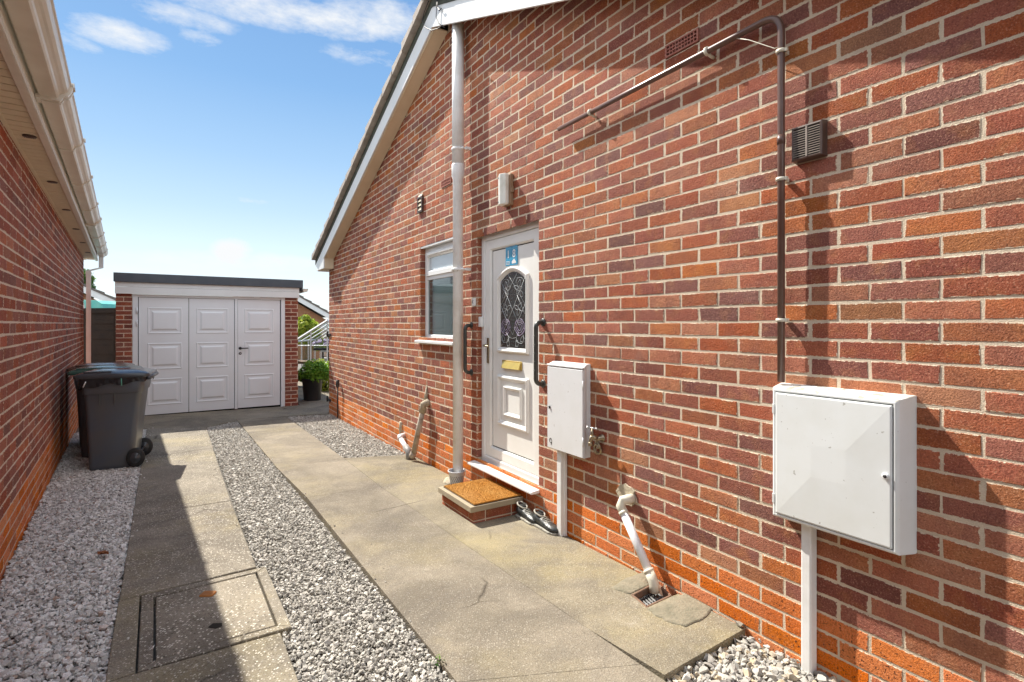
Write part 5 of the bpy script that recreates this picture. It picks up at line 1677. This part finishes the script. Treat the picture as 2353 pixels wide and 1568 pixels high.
# =================================================================== WHEELIE BINS
def rrect(x0, x1, y0, y1, z, r=.05, n=4):
    pts = []
    for cx, cy, a0 in ((x1 - r, y1 - r, 0), (x0 + r, y1 - r, 90), (x0 + r, y0 + r, 180), (x1 - r, y0 + r, 270)):
        for k in range(n + 1):
            a = math.radians(a0 + 90 * k / n); pts.append((cx + r * math.cos(a), cy + r * math.sin(a), z))
    return pts


def bin_(px, lab, lidmat, rz, first=False):
    base = Vector((px[0], px[1], gz(px[1]) - .012))
    o = thing('wheelie_bin', lab, 'bin', W, base, 'wheelie bins in a row by the left house', rz); o.scale = (.81, .95, 1)
    H = .93
    mb = MB()
    prof = [(0, .05, .50, .02, .53), (.04, .045, .51, .015, .535), (.5, .02, .56, .008, .55), (H - .16, .002, .595, .0, .565), (H - .155, -.012, .61, -.012, .577), (H, -.03, .64, -.02, .585)]
    mb.loft([rrect(a, b, c, d, z, .06) for z, a, b, c, d in prof], 0, True, True, True)
    for xx in (.17, .32):
        mb.box(xx - .004, xx + .004, -.022, .002, H - .27, H - .16)
    mb.box(.0, .6, -.026, .59, H - .03, H)
    part('body', mb, M_BINGREY, o, bevel=.004)
    mb = MB()
    ring = lambda i, z, dx=0: rrect(-.10 + i + dx, .69 - i, -.05 + i, .615 - i, z, .07)
    mb.loft([ring(.01, H + .002), ring(0, H + .006), ring(0, H + .034), ring(.03, H + .050), ring(.13, H + .072), ring(.24, H + .080)], 0, True, True, True)
    mb.box(.0, .28, .02, .10, H + .052, H + .072); mb.box(-.11, -.06, .15, .42, H + .004, H + .03)
    lid = part('lid', mb, lidmat, o)
    mb = MB(); mb.tube([(.685, -.02, H - .005), (.685, .59, H - .005)], .020, 12)
    for yy in (.05, .25, .52): mb.box(.60, .685, yy - .02, yy + .02, H - .03, H + .01)
    part('handle_bar', mb, M_BINGREY, o)
    for yy in (-.035, .55):
        mb = MB(); w_ = .05
        mb.lathe([(.03, 0), (.085, .002), (.098, .010), (.100, .022), (.098, w_ - .01), (.085, w_ - .002), (.03, w_)], (.54, yy, .100), 24, ax='y')
        wh = part('wheel', mb, M_RUBBER, o)
        mb = MB(); mb.lathe([(.058, -.004), (.055, -.007), (.016, -.005), (.012, -.012), (.002, -.012)], (.54, yy, .100), 20, ax='y'); part('hub', mb, M_BINLID, wh)
    mb = MB(); mb.tube([(.54, 0, .10), (.54, .56, .10)], .012, 8); part('axle', mb, M_IRON, o)
    return o, H


b1 = gr(190, 1083); b2_ = gr(174, 1054); b3_ = gr(172, 1030)
bin1, BHt = bin_(b1, 'grey wheelie bin nearest the camera, with a black bag under its lid', M_BINLID, math.radians(27), True)
bin_(b2_, 'wheelie bin with a green lid, middle of the row behind the nearest bin', M_BINGRN, math.radians(30))
bin_(b3_, 'wheelie bin with a brown lid, at the back of the row next to the garage', M_BINBRN, math.radians(32))
# bag fringe below the first lid
mb = MB(); rr = random.Random(6)
n = 70; per = rrect(-.045, .655, -.034, .60, 0, .06, 6)
pp = [Vector(p) for p in per]; L_ = len(pp)
dens = []
for i in range(L_):
    a, b = pp[i], pp[(i + 1) % L_]; k = max(1, int((b - a).length / .022))
    for j in range(k): dens.append(a + (b - a) * (j / k))
rings = []
for lev in range(5):
    ring = []
    for i, p in enumerate(dens):
        q_ = i / len(dens)
        dip = .045 + .018 * math.sin(i * .17) + .010 * math.sin(i * .53 + 1) + .07 * max(0, 1 - p.x / .3)
        c_ = Vector((.30, .28, 0)); dr_ = (p - c_).normalized()
        z = BHt + .003 - lev / 4 * dip
        off = (.006 * math.sin(i * .9 + lev) + .005 * math.sin(i * 2.1 - lev)) * (lev / 4 + .2) + .006
        ring.append(tuple(p + dr_ * off + Vector((0, 0, z))))
    rings.append(ring)
mb.loft(rings, 0, False, False, True)
o = thing('bin_bag', 'crumpled black bag hanging out under the lid of the nearest bin', 'bag', W, (b1.x, b1.y, gz(b1.y) - .012), rz=math.radians(27)); o.scale = (.81, .95, 1)
part('bag', mb, M_BAG, o)
mb = MB(); mb.tube([(.045, -.06, BHt - .02), (.02, -.068, BHt - .075)], .006, 6); part('tie', mb, M_PAINTW, o)
mb = MB(); mb.tube([(.40, -.06, BHt - .0), (.405, -.066, BHt - .075)], .006, 6); part('tie', mb, M_TIEG, o)

# =================================================================== BEYOND
# dark fence between left house and garage
def box_between(mb, a, b, z0, z1, th, m=0):
    a, b = Vector(a), Vector(b); d = (b - a).normalized(); nrm = Vector((-d.y, d.x)) * th / 2
    q = [a + nrm, b + nrm, b - nrm, a - nrm]
    mb.hexa([(p.x, p.y, z0) for p in q], [(p.x, p.y, z1) for p in q], m)


def atY(x, y, Y):
    d = ray(x, y) * Y; return Vector((d.x, d.y, d.z + CAMH))


FY = 10.3
fa, fb_ = atY(150, 713, FY + .3), atY(275, 713, FY)
ftp = atY(230, 713, FY).z
fence = thing('garden_fence', 'dark brown board fence between the left house and the garage', 'fence', W, (fb_.x, fb_.y, gz(FY)))
mb = MB(); z = gz(FY) + .08; k = 0
while z < ftp - .05:
    box_between(mb, (fa.x, fa.y + (.012 if k % 2 else 0)), (fb_.x, fb_.y + (.012 if k % 2 else 0)), z, z + .156, .022); z += .150; k += 1
part('boards', mb, M_FENCE, fence)
mb = MB(); box_between(mb, (fa.x, fa.y), (fb_.x, fb_.y), ftp - .05, ftp, .05); part('cap_rail', mb, M_FENCE, fence)
for t in (0.02, .98):
    p_ = fa.lerp(fb_, t); mb = MB(); mb.box(p_.x - .04, p_.x + .04, p_.y - .08, p_.y - .02, gz(FY) - .05, ftp + .01); part('post', mb, M_FENCE, fence)

# turquoise canopy behind the fence
Y = 13.0; mb = MB()
c_ = atY(212, 700, Y); t0 = atY(212, 690, Y).z
rx_, rz_ = 1.05, .38
xr = atY(238, 700, Y).x
zb_ = atY(212, 714, Y).z - .25
prof = [(-2.2, 0)]
poly = [(xr - 1.6, zb_), (xr, zb_), (xr, zb_ + .30), (xr - .05, zb_ + .42), (xr - .18, zb_ + .50), (xr - 1.6, zb_ + .56)]
mb.prism(poly, Y, Y + 1.6)
for k in (0.35, .8, 1.2):
    mb.prism([(xr - k, zb_), (xr - k + .04, zb_), (xr - k + .02, zb_ + .5)], Y - .02, Y, m=1)
    mb.prism([(xr - k - .22, zb_ + .02), (xr - k - .05, zb_ + .02), (xr - k - .13, zb_ + .45)], Y - .012, Y - .002, m=2)
solo('garden_canopy', mb, [M_TURQ, M_IRON, M_PVC], 'turquoise garden canopy showing just above the dark fence', 'canopy', W, (xr, Y, gz(Y)), bevel=.02)

# neighbouring houses
def gable_house(name, lab, Y, ridge, eave, depth, mwall):
    """ridge, eave: two pixels on the verge line (top of bargeboard); the gable faces us at an angle"""
    rp0 = atY(*ridge, Y); F = Frame((rp0.x, rp0.y), (.80, .60))
    (rx, rz), (ex, ez) = F.at(*ridge), F.at(*eave)
    h = thing(name, lab, 'house', F, (rx, 0, gz(Y)))
    dx = ex - rx; sl = (rz - ez) / dx; ew = dx * 1.12; e2 = rz - sl * ew
    mb = MB()
    mb.prism([(rx - ew + .3, gz(Y) - .3), (rx + ew - .3, gz(Y) - .3), (rx + ew - .3, e2 - .15), (rx, rz - .27), (rx - ew + .3, e2 - .15)], .25, depth)
    part('wall', mb, mwall, h)
    mb = MB()
    for q in (1, -1):
        a = (rx, rz); b = (rx + q * ew, e2)
        mb.prism([(a[0], a[1] - .24), (b[0], b[1] - .24), (b[0], b[1]), (a[0], a[1])], 0, .03)
    part('bargeboard', mb, M_BARGE, h)
    mb = MB(); n = int(ew / .33)
    for q in (1, -1):
        for k in range(n):
            x0, x1 = ew * k / n, ew * (k + 1) / n - .006
            mb.prism([(rx + q * x0, rz - sl * x0 + .003), (rx + q * x1, rz - sl * x1 + .003), (rx + q * x1, rz - sl * x1 + .12), (rx + q * x0, rz - sl * x0 + .07)], -.03, depth)
    part('roof', mb, M_TILED, h)
    return h


M_TILED = simple('dark_roof_tile', (0.16, 0.145, 0.13), 0.9, dirt=(0.09, 0.08, 0.07), dscale=9, damt=0.6)
gable_house('neighbour_house', 'distant tan brick house with grey tiled roof seen between garage and bungalow', 24.0, (640, 655), (757, 722), 9, M_BT_TAN)
gable_house('neighbour_house', 'distant house whose tiled gable slopes down above the dark fence', 19.0, (170, 648), (264, 690), 9, M_BT_TAN)

# greenhouse
Y = 15.5
gl = atY(684, 785, Y); gp = atY(752, 737, Y)
gh = thing('greenhouse', 'aluminium greenhouse with clear panes behind the garage corner', 'greenhouse', W, (gp.x, Y, gz(Y)))
ev = gl.z; rdz = gp.z; g0z = gz(Y)
xl_, xr_ = gl.x - .1, gp.x + (gp.x - gl.x) + .1
mb = MB(); D = 2.2
def bar(a, b, r=.02): mb.tube([a, b], r, 4, 0, True, False)
for yy in (Y, Y + D):
    bar((xl_, yy, g0z), (xl_, yy, ev), .025); bar((xr_, yy, g0z), (xr_, yy, ev), .025); bar((xl_, yy, ev), (gp.x, yy, rdz), .035); bar((gp.x, yy, rdz), (xr_, yy, ev), .035)
    bar((xl_, yy, g0z + .45), (xr_, yy, g0z + .45)); bar((xl_, yy, ev - .12), (xr_, yy, ev - .12), .018)
    for t in (.25, .5, .75):
        x = xl_ + (xr_ - xl_) * t; zt_ = ev + (rdz - ev) * (1 - abs(t - .5) * 2); bar((x, yy, g0z), (x, yy, zt_))
for k in range(5):
    yy = Y + D * k / 4; bar((xl_, yy, ev), (gp.x, yy, rdz)); bar((gp.x, yy, rdz), (xr_, yy, ev)); bar((xl_, yy, g0z), (xl_, yy, ev)); bar((xr_, yy, g0z), (xr_, yy, ev))
bar((gp.x, Y, rdz), (gp.x, Y + D, rdz), .035); bar((xl_, Y, ev), (xl_, Y + D, ev), .03); bar((xr_, Y, ev), (xr_, Y + D, ev), .03)
part('frame', mb, M_ALU, gh)
mb = MB()
mb.add([(xl_, Y + .005, g0z), (xr_, Y + .005, g0z), (xr_, Y + .005, ev), (gp.x, Y + .005, rdz), (xl_, Y + .005, ev)], [(0, 1, 2, 3, 4)])
mb.add([(xl_, Y, ev), (gp.x, Y, rdz), (gp.x, Y + D, rdz), (xl_, Y + D, ev)], [(0, 1, 2, 3)]); mb.add([(xr_, Y, ev), (gp.x, Y, rdz), (gp.x, Y + D, rdz), (xr_, Y + D, ev)], [(0, 1, 2, 3)])
mb.add([(xl_, Y, g0z), (xl_, Y, ev), (xl_, Y + D, ev), (xl_, Y + D, g0z)], [(0, 1, 2, 3)]); mb.add([(xr_, Y, g0z), (xr_, Y, ev), (xr_, Y + D, ev), (xr_, Y + D, g0z)], [(0, 1, 2, 3)])
part('glazing', mb, M_GHG, gh)
# staging table inside and flower trays
tz_ = g0z + .78
stg = thing('staging_table', 'dark staging table standing inside the greenhouse', 'table', W, (gp.x, Y + .9, g0z))
mb = MB(); mb.box(gl.x + .5, xr_ - .3, Y + .5, Y + 1.1, tz_ - .04, tz_); part('top', mb, M_ALU, stg)
for x in (gl.x + .55, gp.x + .2, xr_ - .35):
    for y in (Y + .55, Y + 1.05):
        mb = MB(); mb.box(x - .02, x + .02, y - .02, y + .02, g0z, tz_ - .041); part('leg', mb, M_IRON, stg)


def stems(mb, root, blobs, n, r, seed):
    rr = random.Random(seed)
    for _ in range(n):
        c, rad = rr.choice(blobs); e = Vector(c) + Vector((rr.uniform(-1, 1) * rad[0], rr.uniform(-1, 1) * rad[1], rr.uniform(-.3, .9) * rad[2])) * .8
        s = Vector(root) + Vector((rr.uniform(-.06, .06), rr.uniform(-.06, .06), 0)); m_ = s.lerp(e, .5) + Vector((rr.uniform(-.05, .05), rr.uniform(-.05, .05), .06))
        mb.tube([s, m_, e], [r, r * .7, r * .3], 5)


M_STEM = simple('plant_stem', (0.09, 0.11, 0.04), 0.8)
# flower trays
blob = [((gp.x - .35, Y + .75, tz_ + .17), (.35, .2, .16)), ((gp.x + .35, Y + .75, tz_ + .19), (.32, .2, .19))]
for i, (bl, lab) in enumerate(zip(blob, ('mauve and white flowers in a tray on the staging, left side', 'mauve flowers in a tray on the staging, right side'))):
    tr = thing('flower_tray', lab, 'plant', W, (bl[0][0], bl[0][1], tz_), 'flower trays in the greenhouse')
    mb = MB(); mb.box(bl[0][0] - .28, bl[0][0] + .28, bl[0][1] - .15, bl[0][1] + .15, tz_ + .001, tz_ + .07); part('tray', mb, M_POTG, tr)
    leaves('foliage', M_LEAF3, [bl], 120, .035, tr, 50 + i)
    mb = MB(); rr = random.Random(i)
    for _ in range(60):
        d_ = Vector((rr.gauss(0, 1), rr.gauss(0, 1), abs(rr.gauss(0, 1)))).normalized()
        mb.sphere((bl[0][0] + d_.x * bl[1][0], bl[0][1] + d_.y * bl[1][1], bl[0][2] + d_.z * bl[1][2]), .035, 0, 6)
    part('flowers', mb, M_FLOWER, tr)

# black potted plant
pb = gr(709, 925); pz = gz(pb.y)
rad = 23 / FOC * pb.y; 
pp_ = thing('potted_plant', 'large black tub of feathery green plants standing beside the garage pillar', 'potted plant', W, (pb.x, pb.y + rad, pz))
hpt = (925 - 872) / FOC * pb.y
mb = MB(); mb.lathe([(rad * .80, .0), (rad * .82, .02), (rad * .98, hpt - .03), (rad * 1.05, hpt - .025), (rad * 1.05, hpt), (rad * .97, hpt), (rad * .93, hpt - .06), (.001, hpt - .06)], (pb.x, pb.y + rad, pz), 28)
part('tub', mb, M_POTG, pp_)
mb = MB(); mb.lathe([(rad * .94, hpt - .055), (.001, hpt - .045)], (pb.x, pb.y + rad, pz), 20); part('soil', mb, M_SOIL, pp_)
bl = [((pb.x + dx * rad, pb.y + rad + dy * rad, pz + hpt + dz * rad), (rad * r, rad * r, rad * r * .85)) for dx, dy, dz, r in ((-.7, 0, .45, .75), (.3, -.3, .8, .85), (.95, .2, .55, .8), (-.1, .2, 1.15, .8), (-1.0, -.1, .15, .5), (.5, -.6, .3, .65), (1.4, .1, .35, .55), (.8, .3, 1.1, .6))]
bl = [(c_, tuple(q * 1.18 for q in r_)) for c_, r_ in bl]
leaves('foliage', M_LEAF1, bl, 620, .036, pp_, 61, .6)
mb = MB(); stems(mb, (pb.x, pb.y + rad, pz + hpt - .05), bl, 26, .006, 3); part('stems', mb, M_STEM, pp_)
# wooden bench end glimpsed behind tub
Yb = 13.0; q = atY(700, 840, Yb)
bn = thing('garden_bench', 'weathered timber bench end behind the black tub', 'bench', W, (q.x, Yb, gz(Yb)))
zt_ = atY(700, 831, Yb).z
mb = MB(); mb.box(q.x - .45, q.x + .22, Yb, Yb + .4, zt_ - .06, zt_); part('seat', mb, M_WOOD, bn, bevel=.01)
for x in (q.x - .4, q.x + .15):
    mb = MB(); mb.box(x, x + .06, Yb + .05, Yb + .35, gz(Yb), zt_ - .061); part('leg', mb, M_WOOD, bn)
# shrubs
def shrub(name, lab, Y, px, py, base_py, mat, blobs_px, n, size, seed, cat='shrub'):
    g_ = gz(Y); c = atY(px, py, Y)
    s = thing(name, lab, cat, W, (c.x, Y, g_))
    bl = []
    for x, y, r in blobs_px:
        q = atY(x, y, Y); rr = r / FOC * Y; bl.append(((q.x, q.y + random.uniform(-.3, .3) * rr, q.z), (rr, rr, rr)))
    leaves('foliage', mat, bl, n, size, s, seed)
    mb = MB(); stems(mb, (c.x, Y, g_), bl, 14, .018, seed); mb.tube([(c.x, Y, g_ - .05), (c.x, Y, g_ + .25)], [.04, .03], 7)
    part('stems', mb, M_STEM, s)
    return s


shrub('yellow_shrub', 'sunlit yellow-green shrub between the black tub and the bungalow corner', 12.4, 745, 880, 905, M_LEAF2, [(738, 838, 15), (758, 842, 14), (764, 866, 16), (745, 850, 17), (750, 875, 18), (742, 895, 14), (756, 860, 16), (734, 862, 12), (768, 890, 16)], 420, .035, 71)
shrub('green_shrub', 'bright green upright shrub behind the greenhouse roof', 17.5, 705, 760, 800, M_LEAF2, [(692, 740, 12), (703, 734, 10), (722, 752, 14), (700, 752, 18), (690, 765, 18), (715, 745, 12), (680, 775, 18), (708, 775, 20), (725, 770, 14), (735, 790, 16)], 700, .06, 72)
shrub('garden_tree', 'sliver of leafy tree showing between the left house corner and its downpipe', 24.0, 196, 690, 700, M_LEAF3, [(190, 640, 22), (200, 665, 18), (185, 680, 20), (200, 690, 14)], 500, .09, 73, 'tree')
# back hedge so that the garden does not end in the open
hd = thing('garden_hedge', 'clipped dark hedge at the far end of the gardens', 'hedge', W, (0, 34, gz(34)))
bl = [((x, 34 + random.uniform(-.4, .4), gz(34) + .8), (1.1, .7, .9)) for x in np.arange(-16, 6, 1.1)]
leaves('foliage', M_LEAF3, bl, 420, .12, hd, 81)
mb = MB(); 
for x in np.arange(-16, 6, 1.1): mb.tube([(x, 34, gz(34) - .1), (x, 34, gz(34) + .7)], [.05, .03], 6)
part('stems', mb, M_STEM, hd)

# =================================================================== LIGHT, SKY, CAMERA
SD = Vector((0.69, -0.556, -1.0)).normalized()
sun = bpy.data.lights.new('sun', 'SUN'); sun.energy = 3.85; sun.angle = math.radians(0.6); sun.color = (1.0, 0.94, 0.84)
so_ = bpy.data.objects.new('sun', sun); COL.objects.link(so_); so_.rotation_euler = SD.to_track_quat('-Z', 'Y').to_euler(); so_.location = (-4, 4, 9)
wd = bpy.data.worlds.new('World'); scene.world = wd; wd.use_nodes = True
nt = wd.node_tree; N = nt.nodes; K = nt.links
bg = N['Background']
sky = N.new('ShaderNodeTexSky'); sky.sky_type = 'NISHITA'; sky.sun_disc = False
ts = -SD
sky.sun_elevation = math.asin(ts.z); sky.sun_rotation = math.atan2(ts.x, ts.y)
sky.air_density = 1.0; sky.dust_density = 0.2; sky.ozone_density = 2.0
bg.inputs['Strength'].default_value = 0.15
tc = N.new('ShaderNodeTexCoord'); sep = N.new('ShaderNodeSeparateXYZ'); K.new(tc.outputs['Generated'], sep.inputs[0])


def wm(op, a, b=0.0, c=None, clamp=False):
    n_ = N.new('ShaderNodeMath'); n_.operation = op; n_.use_clamp = clamp
    for s_, v in zip(n_.inputs, (a, b) if c is None else (a, b, c)):
        if isinstance(v, (int, float)): s_.default_value = v
        else: K.new(v, s_)
    return n_.outputs[0]


az = wm('ARCTAN2', sep.outputs[0], sep.outputs[1]); el = wm('ARCSINE', sep.outputs[2])
cmb = N.new('ShaderNodeCombineXYZ'); K.new(az, cmb.inputs[0]); K.new(wm('MULTIPLY', el, 2.4), cmb.inputs[1])
def wn(scale, det, rough, off=0):
    n_ = N.new('ShaderNodeTexNoise'); n_.inputs['Scale'].default_value = scale; n_.inputs['Detail'].default_value = det; n_.inputs['Roughness'].default_value = rough
    ad = N.new('ShaderNodeVectorMath'); ad.operation = 'ADD'; ad.inputs[1].default_value = (off, off * .7, 0); K.new(cmb.outputs[0], ad.inputs[0]); K.new(ad.outputs[0], n_.inputs['Vector'])
    return n_.outputs['Fac']
nz = wn(6.5, 9, .64); nz2 = wn(17, 8, .65, 3.3)


def dirpx(x, y):
    d = ray(x, y).normalized(); return math.atan2(d.x, d.y), math.asin(d.z)


mask = None
for (x, y, wx_, hy_, amt) in ((270, 80, 150, 50, .95), (170, 95, 110, 26, .7), (640, 20, 520, 62, 1.05), (850, 40, 240, 62, 1.0), (420, 40, 160, 40, .75), (460, 85, 80, 30, .7), (850, 130, 150, 30, .7), (430, 598, 230, 34, 1.0), (530, 580, 60, 42, 1.6), (640, 605, 150, 30, 1.0), (90, 620, 260, 30, .8), (570, 460, 90, 12, .5)):
    a_, e_ = dirpx(x, y); a2_, _ = dirpx(x + wx_, y); _, e2_ = dirpx(x, y - hy_)
    u = wm('DIVIDE', wm('SUBTRACT', az, a_), abs(a2_ - a_)); v = wm('DIVIDE', wm('SUBTRACT', el, e_), abs(e2_ - e_))
    r2 = wm('ADD', wm('MULTIPLY', u, u), wm('MULTIPLY', v, v))
    m_ = wm('MULTIPLY', wm('SUBTRACT', 1.0, r2, clamp=True), amt)
    mask = m_ if mask is None else wm('MAXIMUM', mask, m_)
nn = wm('ADD', wm('MULTIPLY', nz, .5), wm('MULTIPLY', nz2, .5))
cl = wm('MULTIPLY', wm('SUBTRACT', wm('ADD', wm('MULTIPLY', mask, .30), nn), .60), 3.2, clamp=True)
cl = wm('MULTIPLY', cl, wm('MINIMUM', wm('MULTIPLY', mask, 2.2), 1.0), clamp=True)
rp = N.new('ShaderNodeValToRGB'); cr = rp.color_ramp
stops = [(0.0, (2.4, 2.62, 2.76)), (.04, (2.25, 2.52, 2.72)), (.087, (1.9, 2.3, 2.62)), (.127, (1.45, 1.95, 2.45)), (.187, (1.0, 1.58, 2.25)), (.267, (.60, 1.20, 2.06)), (.367, (.44, .96, 1.85)), (1.0, (.34, .8, 1.7))]
while len(cr.elements) < len(stops): cr.elements.new(.5)
for e_, (p_, c_) in zip(cr.elements, stops): e_.position = p_; e_.color = (*[q / 4 for q in c_], 1)
K.new(wm('DIVIDE', wm('ABSOLUTE', el), 1.5), rp.inputs['Fac'])
sc_ = N.new('ShaderNodeVectorMath'); sc_.operation = 'SCALE'; sc_.inputs['Scale'].default_value = 4.0; K.new(rp.outputs['Color'], sc_.inputs[0])
mx1_ = N.new('ShaderNodeMix'); mx1_.data_type = 'RGBA'; mx1_.inputs[0].default_value = .90; K.new(sky.outputs[0], mx1_.inputs[6]); K.new(sc_.outputs[0], mx1_.inputs[7])
mx2_ = N.new('ShaderNodeMix'); mx2_.data_type = 'RGBA'; K.new(cl, mx2_.inputs[0]); K.new(mx1_.outputs[2], mx2_.inputs[6]); mx2_.inputs[7].default_value = (2.65, 2.7, 2.74, 1)
# unseen bright cumulus added overhead and behind the camera to lift the fill light
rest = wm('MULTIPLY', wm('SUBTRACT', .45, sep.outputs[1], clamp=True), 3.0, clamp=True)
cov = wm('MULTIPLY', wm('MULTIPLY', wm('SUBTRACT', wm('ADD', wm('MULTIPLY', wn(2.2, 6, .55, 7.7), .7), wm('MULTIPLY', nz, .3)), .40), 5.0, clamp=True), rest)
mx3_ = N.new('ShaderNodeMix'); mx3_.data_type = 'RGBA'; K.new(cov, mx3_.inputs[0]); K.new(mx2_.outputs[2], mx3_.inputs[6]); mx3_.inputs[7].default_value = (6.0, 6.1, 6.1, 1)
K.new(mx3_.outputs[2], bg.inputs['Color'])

cam = bpy.data.cameras.new('camera'); cam.sensor_width = 36; cam.lens = 36 * FOC / 2353; cam.clip_end = 2000; cam.clip_start = .05
cam.shift_y = -(784 - HY) / 2353
co = bpy.data.objects.new('camera', cam); COL.objects.link(co); co.location = (0, 0, CAMH); co.rotation_euler = (math.radians(90), 0, 0)
scene.camera = co
scene.view_settings.view_transform = 'Standard'; scene.view_settings.look = 'None'; scene.view_settings.exposure = 1.27; scene.view_settings.gamma = 1.0
scene.render.engine = 'CYCLES'
scene.cycles.use_denoising = True
scene.cycles.max_bounces = 7; scene.cycles.diffuse_bounces = 4; scene.cycles.glossy_bounces = 3; scene.cycles.transmission_bounces = 5
scene.cycles.use_adaptive_sampling = True; scene.cycles.adaptive_threshold = 0.02; scene.cycles.caustics_reflective = False; scene.cycles.caustics_refractive = False
